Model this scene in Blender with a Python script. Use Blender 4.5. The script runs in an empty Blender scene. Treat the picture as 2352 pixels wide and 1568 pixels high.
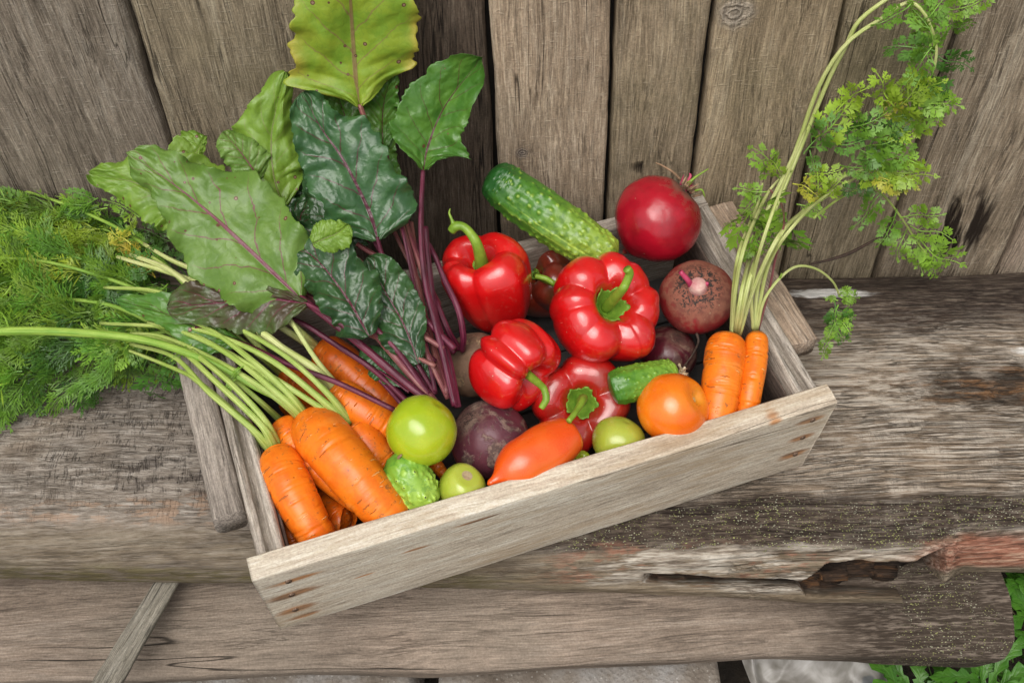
import bpy, math, random
import numpy as np
from mathutils import Vector, Matrix
scene = bpy.context.scene
R = math.radians
# ------------------------------------------------------------------ camera
F_PX, TH, ROLL, CH = 2659.0, 0.8978, -0.0382, 1.0526
cF = np.array([0, math.cos(TH), -math.sin(TH)]); _r = np.array([1., 0, 0]); _u = np.cross(_r, cF)
cR = math.cos(ROLL)*_r + math.sin(ROLL)*_u; cU = -math.sin(ROLL)*_r + math.cos(ROLL)*_u
CAM = np.array([0, 0, CH])
cam = bpy.data.cameras.new('camera'); camo = bpy.data.objects.new('camera', cam); scene.collection.objects.link(camo)
m = Matrix.Identity(4)
for i in range(3):
    m[i][0] = cR[i]; m[i][1] = cU[i]; m[i][2] = -cF[i]; m[i][3] = CAM[i]
camo.matrix_world = m
cam.sensor_width = 36; cam.lens = F_PX/2352*36; cam.clip_start = .01; cam.clip_end = 500
scene.camera = camo
# ------------------------------------------------------------------ light: bright overcast
SUN_EL, SUN_AZ = 62, 200          # azimuth measured clockwise from +y
w = bpy.data.worlds.new('World'); scene.world = w; w.use_nodes = True
nt = w.node_tree; nt.nodes.clear()
sky = nt.nodes.new('ShaderNodeTexSky'); sky.sky_type = 'NISHITA'; sky.sun_disc = False
sky.sun_elevation = R(SUN_EL); sky.sun_rotation = R(SUN_AZ); sky.air_density = 1; sky.dust_density = 4; sky.ozone_density = 1
hs = nt.nodes.new('ShaderNodeHueSaturation'); hs.inputs['Saturation'].default_value = .10
bg = nt.nodes.new('ShaderNodeBackground'); bg.inputs['Strength'].default_value = .095
out = nt.nodes.new('ShaderNodeOutputWorld')
nt.links.new(sky.outputs[0], hs.inputs['Color']); nt.links.new(hs.outputs[0], bg.inputs['Color']); nt.links.new(bg.outputs[0], out.inputs[0])
sl = bpy.data.lights.new('sun', 'SUN'); sl.energy = 1.5; sl.angle = R(50); sl.color = (1, .955, .885)
so = bpy.data.objects.new('sun', sl); scene.collection.objects.link(so)
sd = Vector((math.sin(R(SUN_AZ))*math.cos(R(SUN_EL)), math.cos(R(SUN_AZ))*math.cos(R(SUN_EL)), math.sin(R(SUN_EL))))
so.rotation_euler = sd.to_track_quat('Z', 'Y').to_euler()
scene.view_settings.view_transform = 'Standard'; scene.view_settings.look = 'None'
scene.view_settings.exposure = 0.58; scene.view_settings.gamma = 1
# ------------------------------------------------------------------ pixel rays (photo scaled to 2352 x 1568)
def P(u, v, z=None, y=None):
    d = cF*F_PX + cR*(u-1176) + cU*(784-v)
    t = (z-CAM[2])/d[2] if z is not None else (y-CAM[1])/d[1]
    return CAM + t*d
def PX(p): return float((np.asarray(p)-CAM) @ cF)/F_PX            # metres per pixel at p
def PP(q):                                                         # (u,v,h): h>=10 means a fence depth of y=h-10
    return P(q[0], q[1], y=q[2]-10) if q[2] >= 5 else P(q[0], q[1], z=q[2])
# ------------------------------------------------------------------ numpy noise
def _h(i, j, k, seed):
    n = (i*374761393 + j*668265263 + k*2147483647 + seed*974634777) & 0xffffffff
    n = ((n ^ (n >> 13))*1274126177) & 0xffffffff
    return ((n ^ (n >> 16)) & 0xffff)/65535.0
def vnoise(p, seed=0):
    p = np.asarray(p, float); f = np.floor(p); i = f.astype(np.int64); t = p-f; t = t*t*(3-2*t)
    r = 0
    for a in (0, 1):
        for b in (0, 1):
            for c in (0, 1):
                wt = (t[..., 0] if a else 1-t[..., 0])*(t[..., 1] if b else 1-t[..., 1])*(t[..., 2] if c else 1-t[..., 2])
                r = r + wt*_h(i[..., 0]+a, i[..., 1]+b, i[..., 2]+c, seed)
    return r*2-1
def fbm(p, seed=0, oct=4, lac=2.05, gain=.5):
    p = np.asarray(p, float); a = 1; r = 0; n = 0
    for o in range(oct):
        r = r + a*vnoise(p, seed+o*17); n += a; a *= gain; p = p*lac
    return r/n
def norm(v): v = np.asarray(v, float); return v/(np.linalg.norm(v)+1e-12)
def catmull(pts, n):
    pts = np.asarray(pts, float)
    if len(pts) == 2: return pts[0] + (pts[1]-pts[0])*np.linspace(0, 1, n)[:, None]
    q = np.vstack([2*pts[0]-pts[1], pts, 2*pts[-1]-pts[-2]])
    t = np.linspace(0, len(pts)-1-1e-9, n); i = t.astype(int); f = (t-i)[:, None]
    a, b, c, d = q[i], q[i+1], q[i+2], q[i+3]
    return .5*(2*b + (c-a)*f + (2*a-5*b+4*c-d)*f**2 + (3*b-a-3*c+d)*f**3)
def ss(x, a, b):
    t = np.clip((x-a)/(b-a), 0, 1); return t*t*(3-2*t)
# ------------------------------------------------------------------ object helpers
def link(o, parent=None):
    scene.collection.objects.link(o)
    if parent is not None: o.parent = parent
    return o
def tag(o, label=None, cat=None, group=None, kind=None):
    if label: o['label'] = label
    if cat: o['category'] = cat
    if group: o['group'] = group
    if kind: o['kind'] = kind
    return o
def thing(name, loc, label, cat, group=None, mat=None):
    o = bpy.data.objects.new(name, None); o.empty_display_size = .02
    if mat is not None: o.matrix_world = mat
    else: o.location = loc
    link(o); tag(o, label, cat, group); return o
def mesh(name, V, Fc, mats, parent=None, uv=None, col=None, smooth=True, origin=None, midx=None, label=None):
    """V are world coordinates (or the parent's local ones when origin == 'local')."""
    V = np.asarray(V, float)
    if isinstance(origin, str): off = np.zeros(3)
    elif parent is not None: off = np.array(parent.location)
    elif origin is not None: off = np.asarray(origin, float)
    else: off = V.mean(0)
    me = bpy.data.meshes.new(name)
    me.from_pydata((V-off).tolist(), [], [list(map(int, f)) for f in Fc])
    if not isinstance(mats, (list, tuple)): mats = [mats]
    for mm in mats: me.materials.append(mm)
    if smooth: me.polygons.foreach_set('use_smooth', [True]*len(me.polygons))
    if midx is not None: me.polygons.foreach_set('material_index', list(map(int, midx)))
    if uv is not None:
        ul = me.uv_layers.new(name='UVMap'); li = np.zeros(len(me.loops), int); me.loops.foreach_get('vertex_index', li)
        ul.data.foreach_set('uv', np.asarray(uv, float)[li].ravel())
    if col is not None:
        ca = me.color_attributes.new('col', 'FLOAT_COLOR', 'POINT')
        c = np.ones((len(V), 4)); c[:, :3] = col; ca.data.foreach_set('color', c.ravel())
    me.update()
    o = bpy.data.objects.new(name, me)
    if parent is None: o.location = off
    link(o, parent)
    if label: o['label'] = label
    return o
def grid_faces(nu, nv, wrap=False):
    i = np.arange(nu-1)[:, None]; j = np.arange(nv if wrap else nv-1)[None, :]; j2 = (j+1) % nv
    return np.stack([i*nv+j, (i+1)*nv+j, (i+1)*nv+j2, i*nv+j2], -1).reshape(-1, 4)
def frames(C):
    T = np.gradient(C, axis=0); T /= np.linalg.norm(T, axis=1)[:, None]+1e-12
    a = np.array([0, 0, 1.]) if abs(T[0][2]) < .9 else np.array([1., 0, 0])
    N = [norm(a-T[0]*(a@T[0]))]
    for i in range(1, len(C)): N.append(norm(N[-1]-T[i]*(N[-1]@T[i])))
    N = np.array(N); return T, N, np.cross(T, N)
def tube(pts, rad, n=24, seg=10, flat=1.0, groove=0.0, resample=True):
    """-> V, F, uv.  rad is a number, or list resampled along."""
    C = catmull(pts, n) if resample else np.asarray(pts, float); n = len(C)
    rr = np.interp(np.linspace(0, 1, n), np.linspace(0, 1, len(rad)), rad) if np.ndim(rad) else np.full(n, float(rad))
    T, N, B = frames(C); a = np.linspace(0, 2*math.pi, seg, endpoint=False)
    k = 1 - groove*np.exp(-((a-math.pi*.25)/.5)**2)
    V = C[:, None] + rr[:, None, None]*(N[:, None]*(np.cos(a)*k)[None, :, None]*flat + B[:, None]*(np.sin(a)*k)[None, :, None])
    L = np.concatenate([[0], np.cumsum(np.linalg.norm(np.diff(C, axis=0), axis=1))])
    uv = np.stack(np.broadcast_arrays(a[None]/(2*math.pi), L[:, None]), -1).reshape(-1, 2)
    V = V.reshape(-1, 3); Fc = grid_faces(n, seg, True).tolist()
    Fc.append(list(range(seg))); Fc.append(list(range((n-1)*seg, n*seg))[::-1])
    return V, Fc, uv
class MB:
    def __init__(s): s.V = []; s.F = []; s.uv = []; s.c = []; s.n = 0; s.mi = []
    def add(s, V, Fc, uv=None, col=(1, 1, 1), mi=0):
        V = np.asarray(V, float); s.V.append(V); s.F += [[int(i)+s.n for i in f] for f in Fc]; s.n += len(V)
        s.uv.append(np.zeros((len(V), 2)) if uv is None else np.asarray(uv)); s.mi += [mi]*len(Fc)
        s.c.append(np.broadcast_to(np.asarray(col, float), (len(V), 3)))
    def build(s, name, mats, parent=None, **k):
        return mesh(name, np.vstack(s.V), s.F, mats, parent, uv=np.vstack(s.uv), col=np.vstack(s.c), midx=s.mi, **k)
# ------------------------------------------------------------------ shader mini language
class NT:
    def __init__(s, name):
        s.m = bpy.data.materials.new(name); s.m.use_nodes = True; s.t = s.m.node_tree
        s.b = s.t.nodes['Principled BSDF']; s.tc = None
    def n(s, k): return s.t.nodes.new(k)
    def L(s, a, b):
        if hasattr(a, 'default_value') and not isinstance(a, (int, float)): s.t.links.new(a, b)
        elif isinstance(a, (tuple, list)) and len(a) == 3 and b.type == 'RGBA': b.default_value = (*a, 1)
        else: b.default_value = a
    def coord(s, k='Object'):
        if not s.tc: s.tc = s.n('ShaderNodeTexCoord')
        return s.tc.outputs[k]
    def map(s, v, scale=(1, 1, 1), loc=(0, 0, 0), rot=(0, 0, 0)):
        m = s.n('ShaderNodeMapping'); s.L(v, m.inputs[0]); m.inputs['Scale'].default_value = scale
        m.inputs['Location'].default_value = loc; m.inputs['Rotation'].default_value = rot; return m.outputs[0]
    def noise(s, v, scale, detail=4, rough=.55, dist=0, col=False):
        n = s.n('ShaderNodeTexNoise'); s.L(v, n.inputs['Vector']); n.inputs['Scale'].default_value = scale
        n.inputs['Detail'].default_value = detail; n.inputs['Roughness'].default_value = rough; n.inputs['Distortion'].default_value = dist
        return n.outputs['Color' if col else 'Fac']
    def vor(s, v, scale, feature='F1', rnd=1, out='Distance'):
        n = s.n('ShaderNodeTexVoronoi'); n.feature = feature; s.L(v, n.inputs['Vector']); n.inputs['Scale'].default_value = scale
        n.inputs['Randomness'].default_value = rnd; return n.outputs[out]
    def math(s, op, a, b=0.0, c=None, clamp=False):
        n = s.n('ShaderNodeMath'); n.operation = op; n.use_clamp = clamp; s.L(a, n.inputs[0]); s.L(b, n.inputs[1])
        if c is not None: s.L(c, n.inputs[2])
        return n.outputs[0]
    def mul(s, a, b): return s.math('MULTIPLY', a, b)
    def add(s, a, b): return s.math('ADD', a, b)
    def sub(s, a, b): return s.math('SUBTRACT', a, b)
    def vadd(s, a, b):
        n = s.n('ShaderNodeVectorMath'); n.operation = 'ADD'; s.L(a, n.inputs[0]); s.L(b, n.inputs[1]); return n.outputs[0]
    def vscale(s, a, k):
        n = s.n('ShaderNodeVectorMath'); n.operation = 'SCALE'; s.L(a, n.inputs[0]); s.L(k, n.inputs['Scale']); return n.outputs[0]
    def vlen(s, a):
        n = s.n('ShaderNodeVectorMath'); n.operation = 'LENGTH'; s.L(a, n.inputs[0]); return n.outputs['Value']
    def xyz(s, v): n = s.n('ShaderNodeSeparateXYZ'); s.L(v, n.inputs[0]); return n.outputs
    def comb(s, x, y, z):
        n = s.n('ShaderNodeCombineXYZ'); s.L(x, n.inputs[0]); s.L(y, n.inputs[1]); s.L(z, n.inputs[2]); return n.outputs[0]
    def rng(s, v, a, b, c=0.0, d=1.0, smooth=True):
        n = s.n('ShaderNodeMapRange'); n.interpolation_type = 'SMOOTHSTEP' if smooth else 'LINEAR'
        s.L(v, n.inputs[0]); s.L(a, n.inputs[1]); s.L(b, n.inputs[2]); s.L(c, n.inputs[3]); s.L(d, n.inputs[4]); return n.outputs[0]
    def ramp(s, v, stops):
        n = s.n('ShaderNodeValToRGB'); e = n.color_ramp.elements
        while len(e) < len(stops): e.new(.5)
        for q, (p, c) in zip(e, stops): q.position = p; q.color = (*c, 1)
        s.L(v, n.inputs[0]); return n.outputs[0]
    def mix(s, f, a, b, mode='MIX'):
        n = s.n('ShaderNodeMix'); n.data_type = 'RGBA'; n.blend_type = mode; n.clamp_factor = True
        s.L(f, n.inputs[0]); s.L(a, n.inputs[6]); s.L(b, n.inputs[7]); return n.outputs[2]
    def bump(s, h, dist, strength=1.0, prev=None):
        n = s.n('ShaderNodeBump'); s.L(h, n.inputs['Height']); n.inputs['Distance'].default_value = dist; n.inputs['Strength'].default_value = strength
        if prev is not None: s.L(prev, n.inputs['Normal'])
        return n.outputs[0]
    def blob(s, p, c, r, k=.5, nz=None, soft=.35):
        """elliptical patch with a ragged edge, 1 inside"""
        q = s.map(p, scale=tuple(1/x for x in r), loc=tuple(-ci/x for ci, x in zip(c, r)))
        d = s.vlen(q)
        if nz is not None: d = s.add(d, s.mul(s.sub(nz, .5), k*2))
        return s.rng(d, 1-soft, 1+soft, 1, 0)
    def done(s, col=None, rough=None, nor=None, **kw):
        if col is not None: s.L(col, s.b.inputs['Base Color'])
        if rough is not None: s.L(rough, s.b.inputs['Roughness'])
        if nor is not None: s.L(nor, s.b.inputs['Normal'])
        for k, v in kw.items(): s.L(v, s.b.inputs[k.replace('_', ' ')])
        return s.m
# ------------------------------------------------------------------ wood
def wood(name, axis, dark, mid, light, seed=0, grain=90, warm=None, patch=0.5, saw=0.0, crack=.5, light_amt=.5, sc=1.0, extra=None, bumpd=.0012, con=1.0):
    s = NT(name); p = s.coord()
    rnd = s.n('ShaderNodeObjectInfo').outputs['Random']
    p0 = s.vadd(p, s.comb(s.mul(rnd, 7.3), s.mul(rnd, 3.1), seed*1.37))
    warp = s.noise(s.map(p0, scale=tuple(1.2 if i == axis else 5 for i in range(3))), 1.6, 2, .5, col=True)
    p1 = s.vadd(p0, s.vscale(s.vadd(warp, (-.5, -.5, -.5)), .05*sc))
    st = lambda al, ac: s.map(p1, scale=tuple(al if i == axis else ac for i in range(3)))
    g1 = s.noise(st(2.6, grain*.45), 1.0, 6, .66)
    g2 = s.noise(st(15, grain*3.0), 1.0, 5, .68)
    g3 = s.noise(st(60, grain*8), 1.0, 3, .65)
    big = s.noise(st(2.2, 7), 1.0, 4, .6)
    v = s.add(s.add(s.mul(g1, .42), s.mul(g2, .33)), s.mul(g3, .25))
    col = s.ramp(v, [(.36, dark), (.49, mid), (.63, light)])
    bl = s.ramp(big, [(.3, tuple(c*.62 for c in mid)), (.5, (mid)), (.72, tuple(c*1.3 for c in mid))])
    col = s.mix(patch*.6, col, bl, 'MIX')
    ov = s.ramp(big, [(.3, (.35, .35, .35)), (.7, (.68, .68, .68))])
    col = s.mix(patch, col, ov, 'OVERLAY')
    if warm: col = s.mix(s.rng(s.noise(p0, 5, 3), .46, .66, 0, .55), col, warm, 'MIX')
    # fine fibres
    fib = s.noise(st(26, grain*9), 1.0, 2, .7); grit = s.noise(p0, 420, 3, .7)
    col = s.mix(.75*con, col, s.ramp(fib, [(.3, (.25, .25, .25)), (.7, (.76, .76, .76))]), 'OVERLAY')
    col = s.mix(.45, col, s.ramp(grit, [(.3, (.28, .28, .28)), (.7, (.74, .74, .74))]), 'OVERLAY')
    ln_ = s.noise(st(3.2, grain*1.5), 1.0, 4, .6); lnm = s.mul(s.rng(s.math('ABSOLUTE', s.sub(ln_, .5)), .002, .022, 1, 0), s.rng(s.noise(st(9, 24), 1.0, 3), .42, .64, .06*con, .62*con))
    col = s.mix(lnm, col, tuple(c*.6 for c in dark))
    # long checks
    ck = s.noise(st(1.4, grain*.55), 1.0, 3, .5)
    ckl = s.rng(s.math('ABSOLUTE', s.sub(ck, .5)), .0, .012, 1, 0)
    ckm = s.mul(ckl, s.rng(s.noise(st(3, 9), 1.0, 2), .52, .62, 0, crack))
    col = s.mix(ckm, col, tuple(c*.25 for c in dark))
    h = s.add(s.add(s.add(s.mul(g2, 1.0), s.mul(g3, .8)), s.mul(ckm, -1.5)), s.sub(s.mul(grit, .45), s.mul(lnm, .8)))
    if saw:
        sm = s.noise(s.map(p0, scale=tuple(420 if i == axis else 75 for i in range(3))), 1.0, 3, .65)
        sw = s.rng(sm, .55, .75, 0, saw)
        col = s.mix(s.mul(sw, .5), col, tuple(min(1, c*1.45) for c in light))
        h = s.add(h, s.mul(sw, .9))
    if extra: col, h = extra(s, p, p1, col, h, (g1, g2, g3, big, st))
    return s.done(col, .88, s.bump(h, bumpd), Specular_IOR_Level=.25)
FENCE_COLS = [((.05, .038, .03), (.15, .122, .098), (.29, .255, .22)), ((.05, .038, .027), (.165, .132, .093), (.30, .26, .2)),
              ((.022, .016, .012), (.078, .058, .044), (.17, .138, .11)), ((.075, .052, .035), (.235, .18, .13), (.42, .35, .275)),
              ((.062, .046, .03), (.195, .152, .105), (.36, .30, .225)), ((.065, .048, .03), (.205, .158, .105), (.37, .305, .225)),
              ((.06, .046, .029), (.18, .143, .096), (.33, .275, .2)), ((.045, .033, .024), (.17, .132, .095), (.36, .31, .245)),
              ((.06, .045, .033), (.2, .155, .12), (.36, .30, .24))]
def rot_extra(cx, cz, rx, rz):
    def f(s, p, p1, col, h, g):
        nz = g[4](7, 60); nz = s.noise(nz, 1, 4)
        m = s.mul(s.blob(p, (cx, 0, cz), (rx, 9, rz), .9, nz, .25), s.rng(nz, .5, .6, 0, 1))
        return s.mix(m, col, (.018, .011, .007)), s.add(h, s.mul(m, -2))
    return f
def knot_extra(kx, kz, r, c=(.4, .36, .32), lowdark=0):
    def f(s, p, p1, col, h, g):
        q = s.map(p, scale=(1/r, 0, 1/(r*1.0)), loc=(-kx/r, 0, -kz/r)); d = s.vlen(q)
        rings = s.math('SINE', s.add(s.mul(d, 17), s.mul(s.noise(p, 45, 5, .65), 22)))
        m = s.rng(s.add(d, s.mul(s.noise(p, 90, 3), .6)), .7, 1.45, 1, 0)
        col = s.mix(s.mul(m, .6), col, s.ramp(s.rng(rings, -1, 1), [(0, tuple(x*.6 for x in c)), (1, c)]))
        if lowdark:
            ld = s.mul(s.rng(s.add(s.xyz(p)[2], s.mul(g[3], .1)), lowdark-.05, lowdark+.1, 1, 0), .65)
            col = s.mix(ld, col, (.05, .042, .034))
        return col, s.add(h, s.mul(s.mul(m, rings), .6))
    return f
# ------------------------------------------------------------------ FENCE
FY = .962
bnd = [((-330, 0), (-190, 430)), ((285, 0), (390, 330)), ((690, 0), (740, 500)), ((1118, 0), (1146, 500)), ((1412, 0), (1391, 470)), ((1641, 0), (1592, 400)),
       ((1947, 0), (1802, 600)), ((2217, 25), (2035, 560)), ((2352, 490), (2289, 626)), ((3000, 0), (2560, 640))]
def bx_at(i, z):
    if i in (-1, -2): return bx_at(0, z)+.16*i-.012*z*i
    if i in (10, 11, 12): return bx_at(9, z)+.15*(i-9)
    a, b = P(*bnd[i][0], y=FY), P(*bnd[i][1], y=FY); t = (z-a[2])/(b[2]-a[2]); return a[0]+(b[0]-a[0])*t
fence = thing('fence', (0, FY, 0), 'weathered grey brown fence of upright planks behind the bench and the crate', 'fence')
Z0, Z1 = -.34, 1.15
extras = {3: knot_extra(.0, .0, .022, lowdark=0), 5: None, 7: None}
rng = np.random.RandomState(4)
for i in list(range(9))+[-2, -1, 9, 10, 11]:
    nx, nz = (70, 420) if 0 <= i < 9 else (30, 120)
    zz = np.linspace(Z0, Z1, nz); gl = .0028
    e0 = fbm(np.stack([zz*14, zz*0+i*9.1, zz*0], -1), 3, 4)*.0028; e1 = fbm(np.stack([zz*14, zz*0+(i+1)*9.1+3, zz*0], -1), 5, 4)*.0028
    xl = np.array([bx_at(i, z) for z in zz])+gl+e0; xr = np.array([bx_at(i+1, z) for z in zz])-gl+e1
    t = np.linspace(0, 1, nx); X = xl[:, None]*(1-t)+xr[:, None]*t; Zg = np.broadcast_to(zz[:, None], X.shape)
    off = [.0, .002, .007, -.001, .002, .0, .003, -.001, .001][i % 9]
    edge = np.minimum(t, 1-t)*(xr-xl).mean(); rnd_ = np.exp(-(edge/.0016)**2)*.0035
    Y = FY + off + rnd_[None] + fbm(np.stack([X*8, Zg*1.5, X*0+i*3.3], -1), 11, 3)*.0022 + fbm(np.stack([X*170, Zg*6, X*0+i], -1), 21, 3)*.0007
    if i == 7:   # rotten deep checks on the right-hand plank
        mk = np.exp(-(((X-P(2215, 500, y=FY)[0]+(Zg-.03)*-.25)/.045)**2+((Zg-.03)/.07)**2))
        nn = fbm(np.stack([X*150, Zg*14, X*0], -1), 41, 4)
        Y = Y + mk*np.clip(nn-.12, 0, 1)*.035
    V = np.stack([X, Y, Zg], -1)
    Vf = np.concatenate([V[:, :1]+[0, .022, 0], V, V[:, -1:]+[0, .022, 0]], 1); nn_ = nx+2
    Vc = Vf.reshape(-1, 3); org = Vc.mean(0)
    d_, m_, l_ = [tuple(c*k for c, k in zip(q_, (1.42, 1.42, 1.38) if i != 2 else (1.2, 1.2, 1.15))) for q_ in FENCE_COLS[i % 9]]
    ex = None
    if i == 3:
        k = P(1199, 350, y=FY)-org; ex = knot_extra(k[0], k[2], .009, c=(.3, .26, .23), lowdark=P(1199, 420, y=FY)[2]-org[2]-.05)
    if i == 5:
        k = P(1690, 30, y=FY)-org; ex = knot_extra(k[0], k[2], .022, c=(.42, .37, .32))
    if i == 7:
        k = P(2215, 520, y=FY)-org; ex = rot_extra(k[0], k[2], .04, .075)
    if i == 2:
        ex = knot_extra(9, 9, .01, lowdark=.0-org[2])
    if i == 4:
        k = P(1500, 388, y=FY)-org; ex = rot_extra(k[0], k[2], .028, .012)
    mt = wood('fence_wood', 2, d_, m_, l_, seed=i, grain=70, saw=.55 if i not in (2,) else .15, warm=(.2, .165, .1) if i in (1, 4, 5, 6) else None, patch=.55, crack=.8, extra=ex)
    o = mesh('plank', Vc-org+np.array(fence.location)+(org-np.array(fence.location)), grid_faces(nz, nn_).tolist(), mt, fence)
    # texture space centred on the plank
    me = o.data; dl = org-np.array(fence.location)
    me.transform(Matrix.Translation(Vector(-dl))); o.location = dl
bk = [[-1.6, FY+.026, Z0], [1.9, FY+.026, Z0], [1.9, FY+.026, Z1], [-1.6, FY+.026, Z1]]  # added dark sheet behind the planks, keeps sky light out of the gaps
bkm = NT('gap_blackout_dark'); bkm.done(bkm.ramp(bkm.noise(bkm.coord(), 20), [(.3, (.006, .005, .004)), (.7, (.02, .016, .012))]), .9)
V = np.array(bk); V2 = V+[0, .03, 0]
mesh('added_gap_blackout', np.vstack([V, V2]), [[0, 1, 2, 3], [7, 6, 5, 4], [0, 4, 5, 1], [1, 5, 6, 2], [2, 6, 7, 3], [3, 7, 4, 0]], bkm.m, fence, smooth=False)
# ------------------------------------------------------------------ BENCH LOGS
LICH = (.33, .34, .13)
def lichen(s, p, col, h, mask, sc=230, thr=.28, c=LICH, c2=(.44, .43, .31)):
    v = s.vor(s.map(s.vadd(p, s.vscale(s.noise(p, 150, 2, col=True), .004)), scale=(.6, 1, 1)), sc)
    cell = s.noise(p, 15, 6, .78)
    m = s.mul(s.rng(v, thr*.7, thr, 1, 0), s.rng(s.add(s.mul(cell, .7), s.mul(mask, .5)), .80, .92, 0, 1))
    cc = s.mix(s.rng(s.noise(p, 90, 2), .45, .6), c, c2)
    return s.mix(m, col, cc), s.add(h, s.mul(m, .8))
def seat_extra(s, p, p1, col, h, g):
    g1, g2, g3, big, st = g
    x, y, z = s.xyz(p)[0], s.xyz(p)[1], s.xyz(p)[2]
    at_ = s.n('ShaderNodeAttribute'); at_.attribute_name = 'col'; si = s.xyz(at_.outputs['Vector'])[1]
    nz = s.noise(s.map(p, scale=(1, 2.5, 2.5)), 9, 5, .62); nf = s.noise(s.map(p, scale=(1, 3, 3)), 34, 5, .68)
    sj = s.add(si, s.mul(s.sub(nz, .5), .10))
    lf = s.rng(s.add(x, s.mul(nz, .2)), -.12, .22, 1, 0)
    gm = s.add(s.mul(g2, .5), s.mul(g3, .5))
    grey = s.ramp(gm, [(.36, (.085, .068, .055)), (.5, (.225, .192, .162)), (.64, (.40, .36, .32))])
    col = s.mix(s.mul(lf, .85), col, grey)
    wm_ = s.mul(s.rng(s.noise(p, 7, 4), .52, .66), .5); col = s.mix(wm_, col, s.ramp(gm, [(.36, (.08, .05, .03)), (.5, (.21, .15, .10)), (.64, (.36, .29, .22))]))
    # silvery, deeply fibrous surface on the right
    sil = s.mul(s.blob(p, (.45, .74, 0), (.3, .13, 9), .9, nz, .5), s.rng(s.add(s.mul(s.noise(st(8, 420), 1, 4, .62), .65), s.mul(nf, .35)), .46, .55))
    col = s.mix(s.mul(sil, .72), col, (.50, .44, .37))
    rl = s.noise(st(3.5, 95), 1, 4, .6); rl2 = s.noise(st(7, 190), 1, 3, .6); gap = s.math('MAXIMUM', s.rng(s.math('ABSOLUTE', s.sub(rl, .5)), .004, .026, 1, 0), s.mul(s.rng(s.math('ABSOLUTE', s.sub(rl2, .5)), .004, .022, 1, 0), .75))
    gap = s.mul(s.mul(gap, s.rng(s.noise(st(10, 30), 1, 3), .36, .55)), s.math('MAXIMUM', s.rng(x, .1, .25), .35)); col = s.mix(s.mul(gap, .66), col, (.045, .035, .027)); h = s.add(h, s.mul(gap, -1.0))
    # dark bands: along the back on the right, and just before the lip
    bk_ = s.mul(s.rng(sj, .20, .13), s.rng(s.add(x, s.mul(nz, .3)), .22, .42))
    lp = s.mul(s.mul(s.rng(sj, .485, .52), s.rng(sj, .655, .625)), s.rng(s.add(x, s.mul(nz, .1)), .0, .1))
    dk = s.math('MAXIMUM', bk_, lp)
    col = s.mix(s.mul(dk, s.rng(s.add(s.mul(g3, .5), s.mul(nf, .5)), .38, .66, .97, .5)), col, (.034, .022, .017))
    # rotten brown hollow
    rt = s.mul(s.blob(p, (.62, .77, 0), (.16, .030, 9), .9, nf, .5), .88)
    rc = s.ramp(s.noise(st(8, 90), 1, 5, .75), [(.36, (.010, .007, .005)), (.5, (.04, .023, .013)), (.6, (.17, .08, .03)), (.72, (.36, .27, .19))])
    col = s.mix(rt, col, rc); h = s.add(h, s.mul(rt, -1.5))
    # ochre lip, left and middle
    fe = s.mul(s.rng(sj, .48, .60), s.rng(sj, 1.2, .9))
    och = s.ramp(s.add(s.mul(s.noise(st(9, 60), 1, 5, .7), .6), s.mul(nf, .4)), [(.36, (.05, .034, .018)), (.5, (.17, .13, .082)), (.64, (.30, .255, .19))])
    col = s.mix(s.mul(fe, s.sub(.62, s.mul(lp, .62))), col, och)
    moss = s.mul(s.mul(s.rng(sj, .68, .74), s.rng(x, .1, -.1)), s.rng(nf, .4, .6)); col = s.mix(s.mul(moss, .7), col, (.09, .075, .02))
    # red and bleached stripe under the dark band
    zone = s.mul(s.mul(s.rng(sj, .60, .65), s.rng(sj, .785, .75)), s.rng(x, -.02, .1))
    pt = s.noise(s.map(p, scale=(1, 5, 5), loc=(3, 0, 0)), 9, 5, .7)
    rcol = s.ramp(s.noise(st(22, 200), 1, 4, .7), [(.36, (.09, .04, .025)), (.5, (.27, .10, .06)), (.62, (.42, .25, .17))])
    wcol = s.ramp(s.noise(st(22, 200), 1, 4, .7), [(.36, (.10, .075, .055)), (.5, (.33, .28, .225)), (.62, (.52, .47, .40))])
    rx = s.mul(s.rng(s.add(x, s.mul(nz, .15)), .46, .56), s.rng(sj, .615, .66))
    col = s.mix(s.mul(zone, s.rng(pt, .56, .48)), col, wcol)
    col = s.mix(s.mul(s.mul(zone, .9), s.math('MAXIMUM', s.mul(s.rng(pt, .54, .60), s.mul(s.rng(nf, .42, .55), .8)), rx)), col, rcol)
    # fine cross checks
    ccn = s.noise(s.map(p1, scale=(210, 30, 30)), 1, 3, .55)
    cz = s.math('MAXIMUM', s.mul(s.blob(p, (-.36, .72, 0), (.24, .09, 9), .6, nz, .5), .9), s.mul(s.blob(p, (.38, .67, 0), (.22, .07, 9), .6, nz, .5), .30))
    cc = s.mul(s.mul(s.rng(s.math('ABSOLUTE', s.sub(ccn, .5)), 0, .035, 1, 0), s.rng(nf, .42, .6)), cz)
    col = s.mix(s.mul(cc, .75), col, (.05, .04, .033)); h = s.add(h, s.mul(cc, -1.0))
    bt = s.mul(s.blob(p, (-.28, .665, 0), (.13, .04, 9), .9, nz, .4), s.rng(nf, .5, .58))
    col = s.mix(s.mul(bt, .7), col, (.06, .047, .04))
    bt2 = s.mul(s.blob(p, (-.34, .625, 0), (.16, .016, 9), .9, nz, .4), s.rng(nf, .5, .58)); col = s.mix(s.mul(bt2, .7), col, (.33, .22, .15))
    for c, r in (((.385, .905, 0), (.05, .008, 9)), ((.62, .815, 0), (.035, .006, 9))):
        wh = s.blob(p, c, r, .9, nf, .3); col = s.mix(wh, col, (.68, .66, .63))
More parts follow.
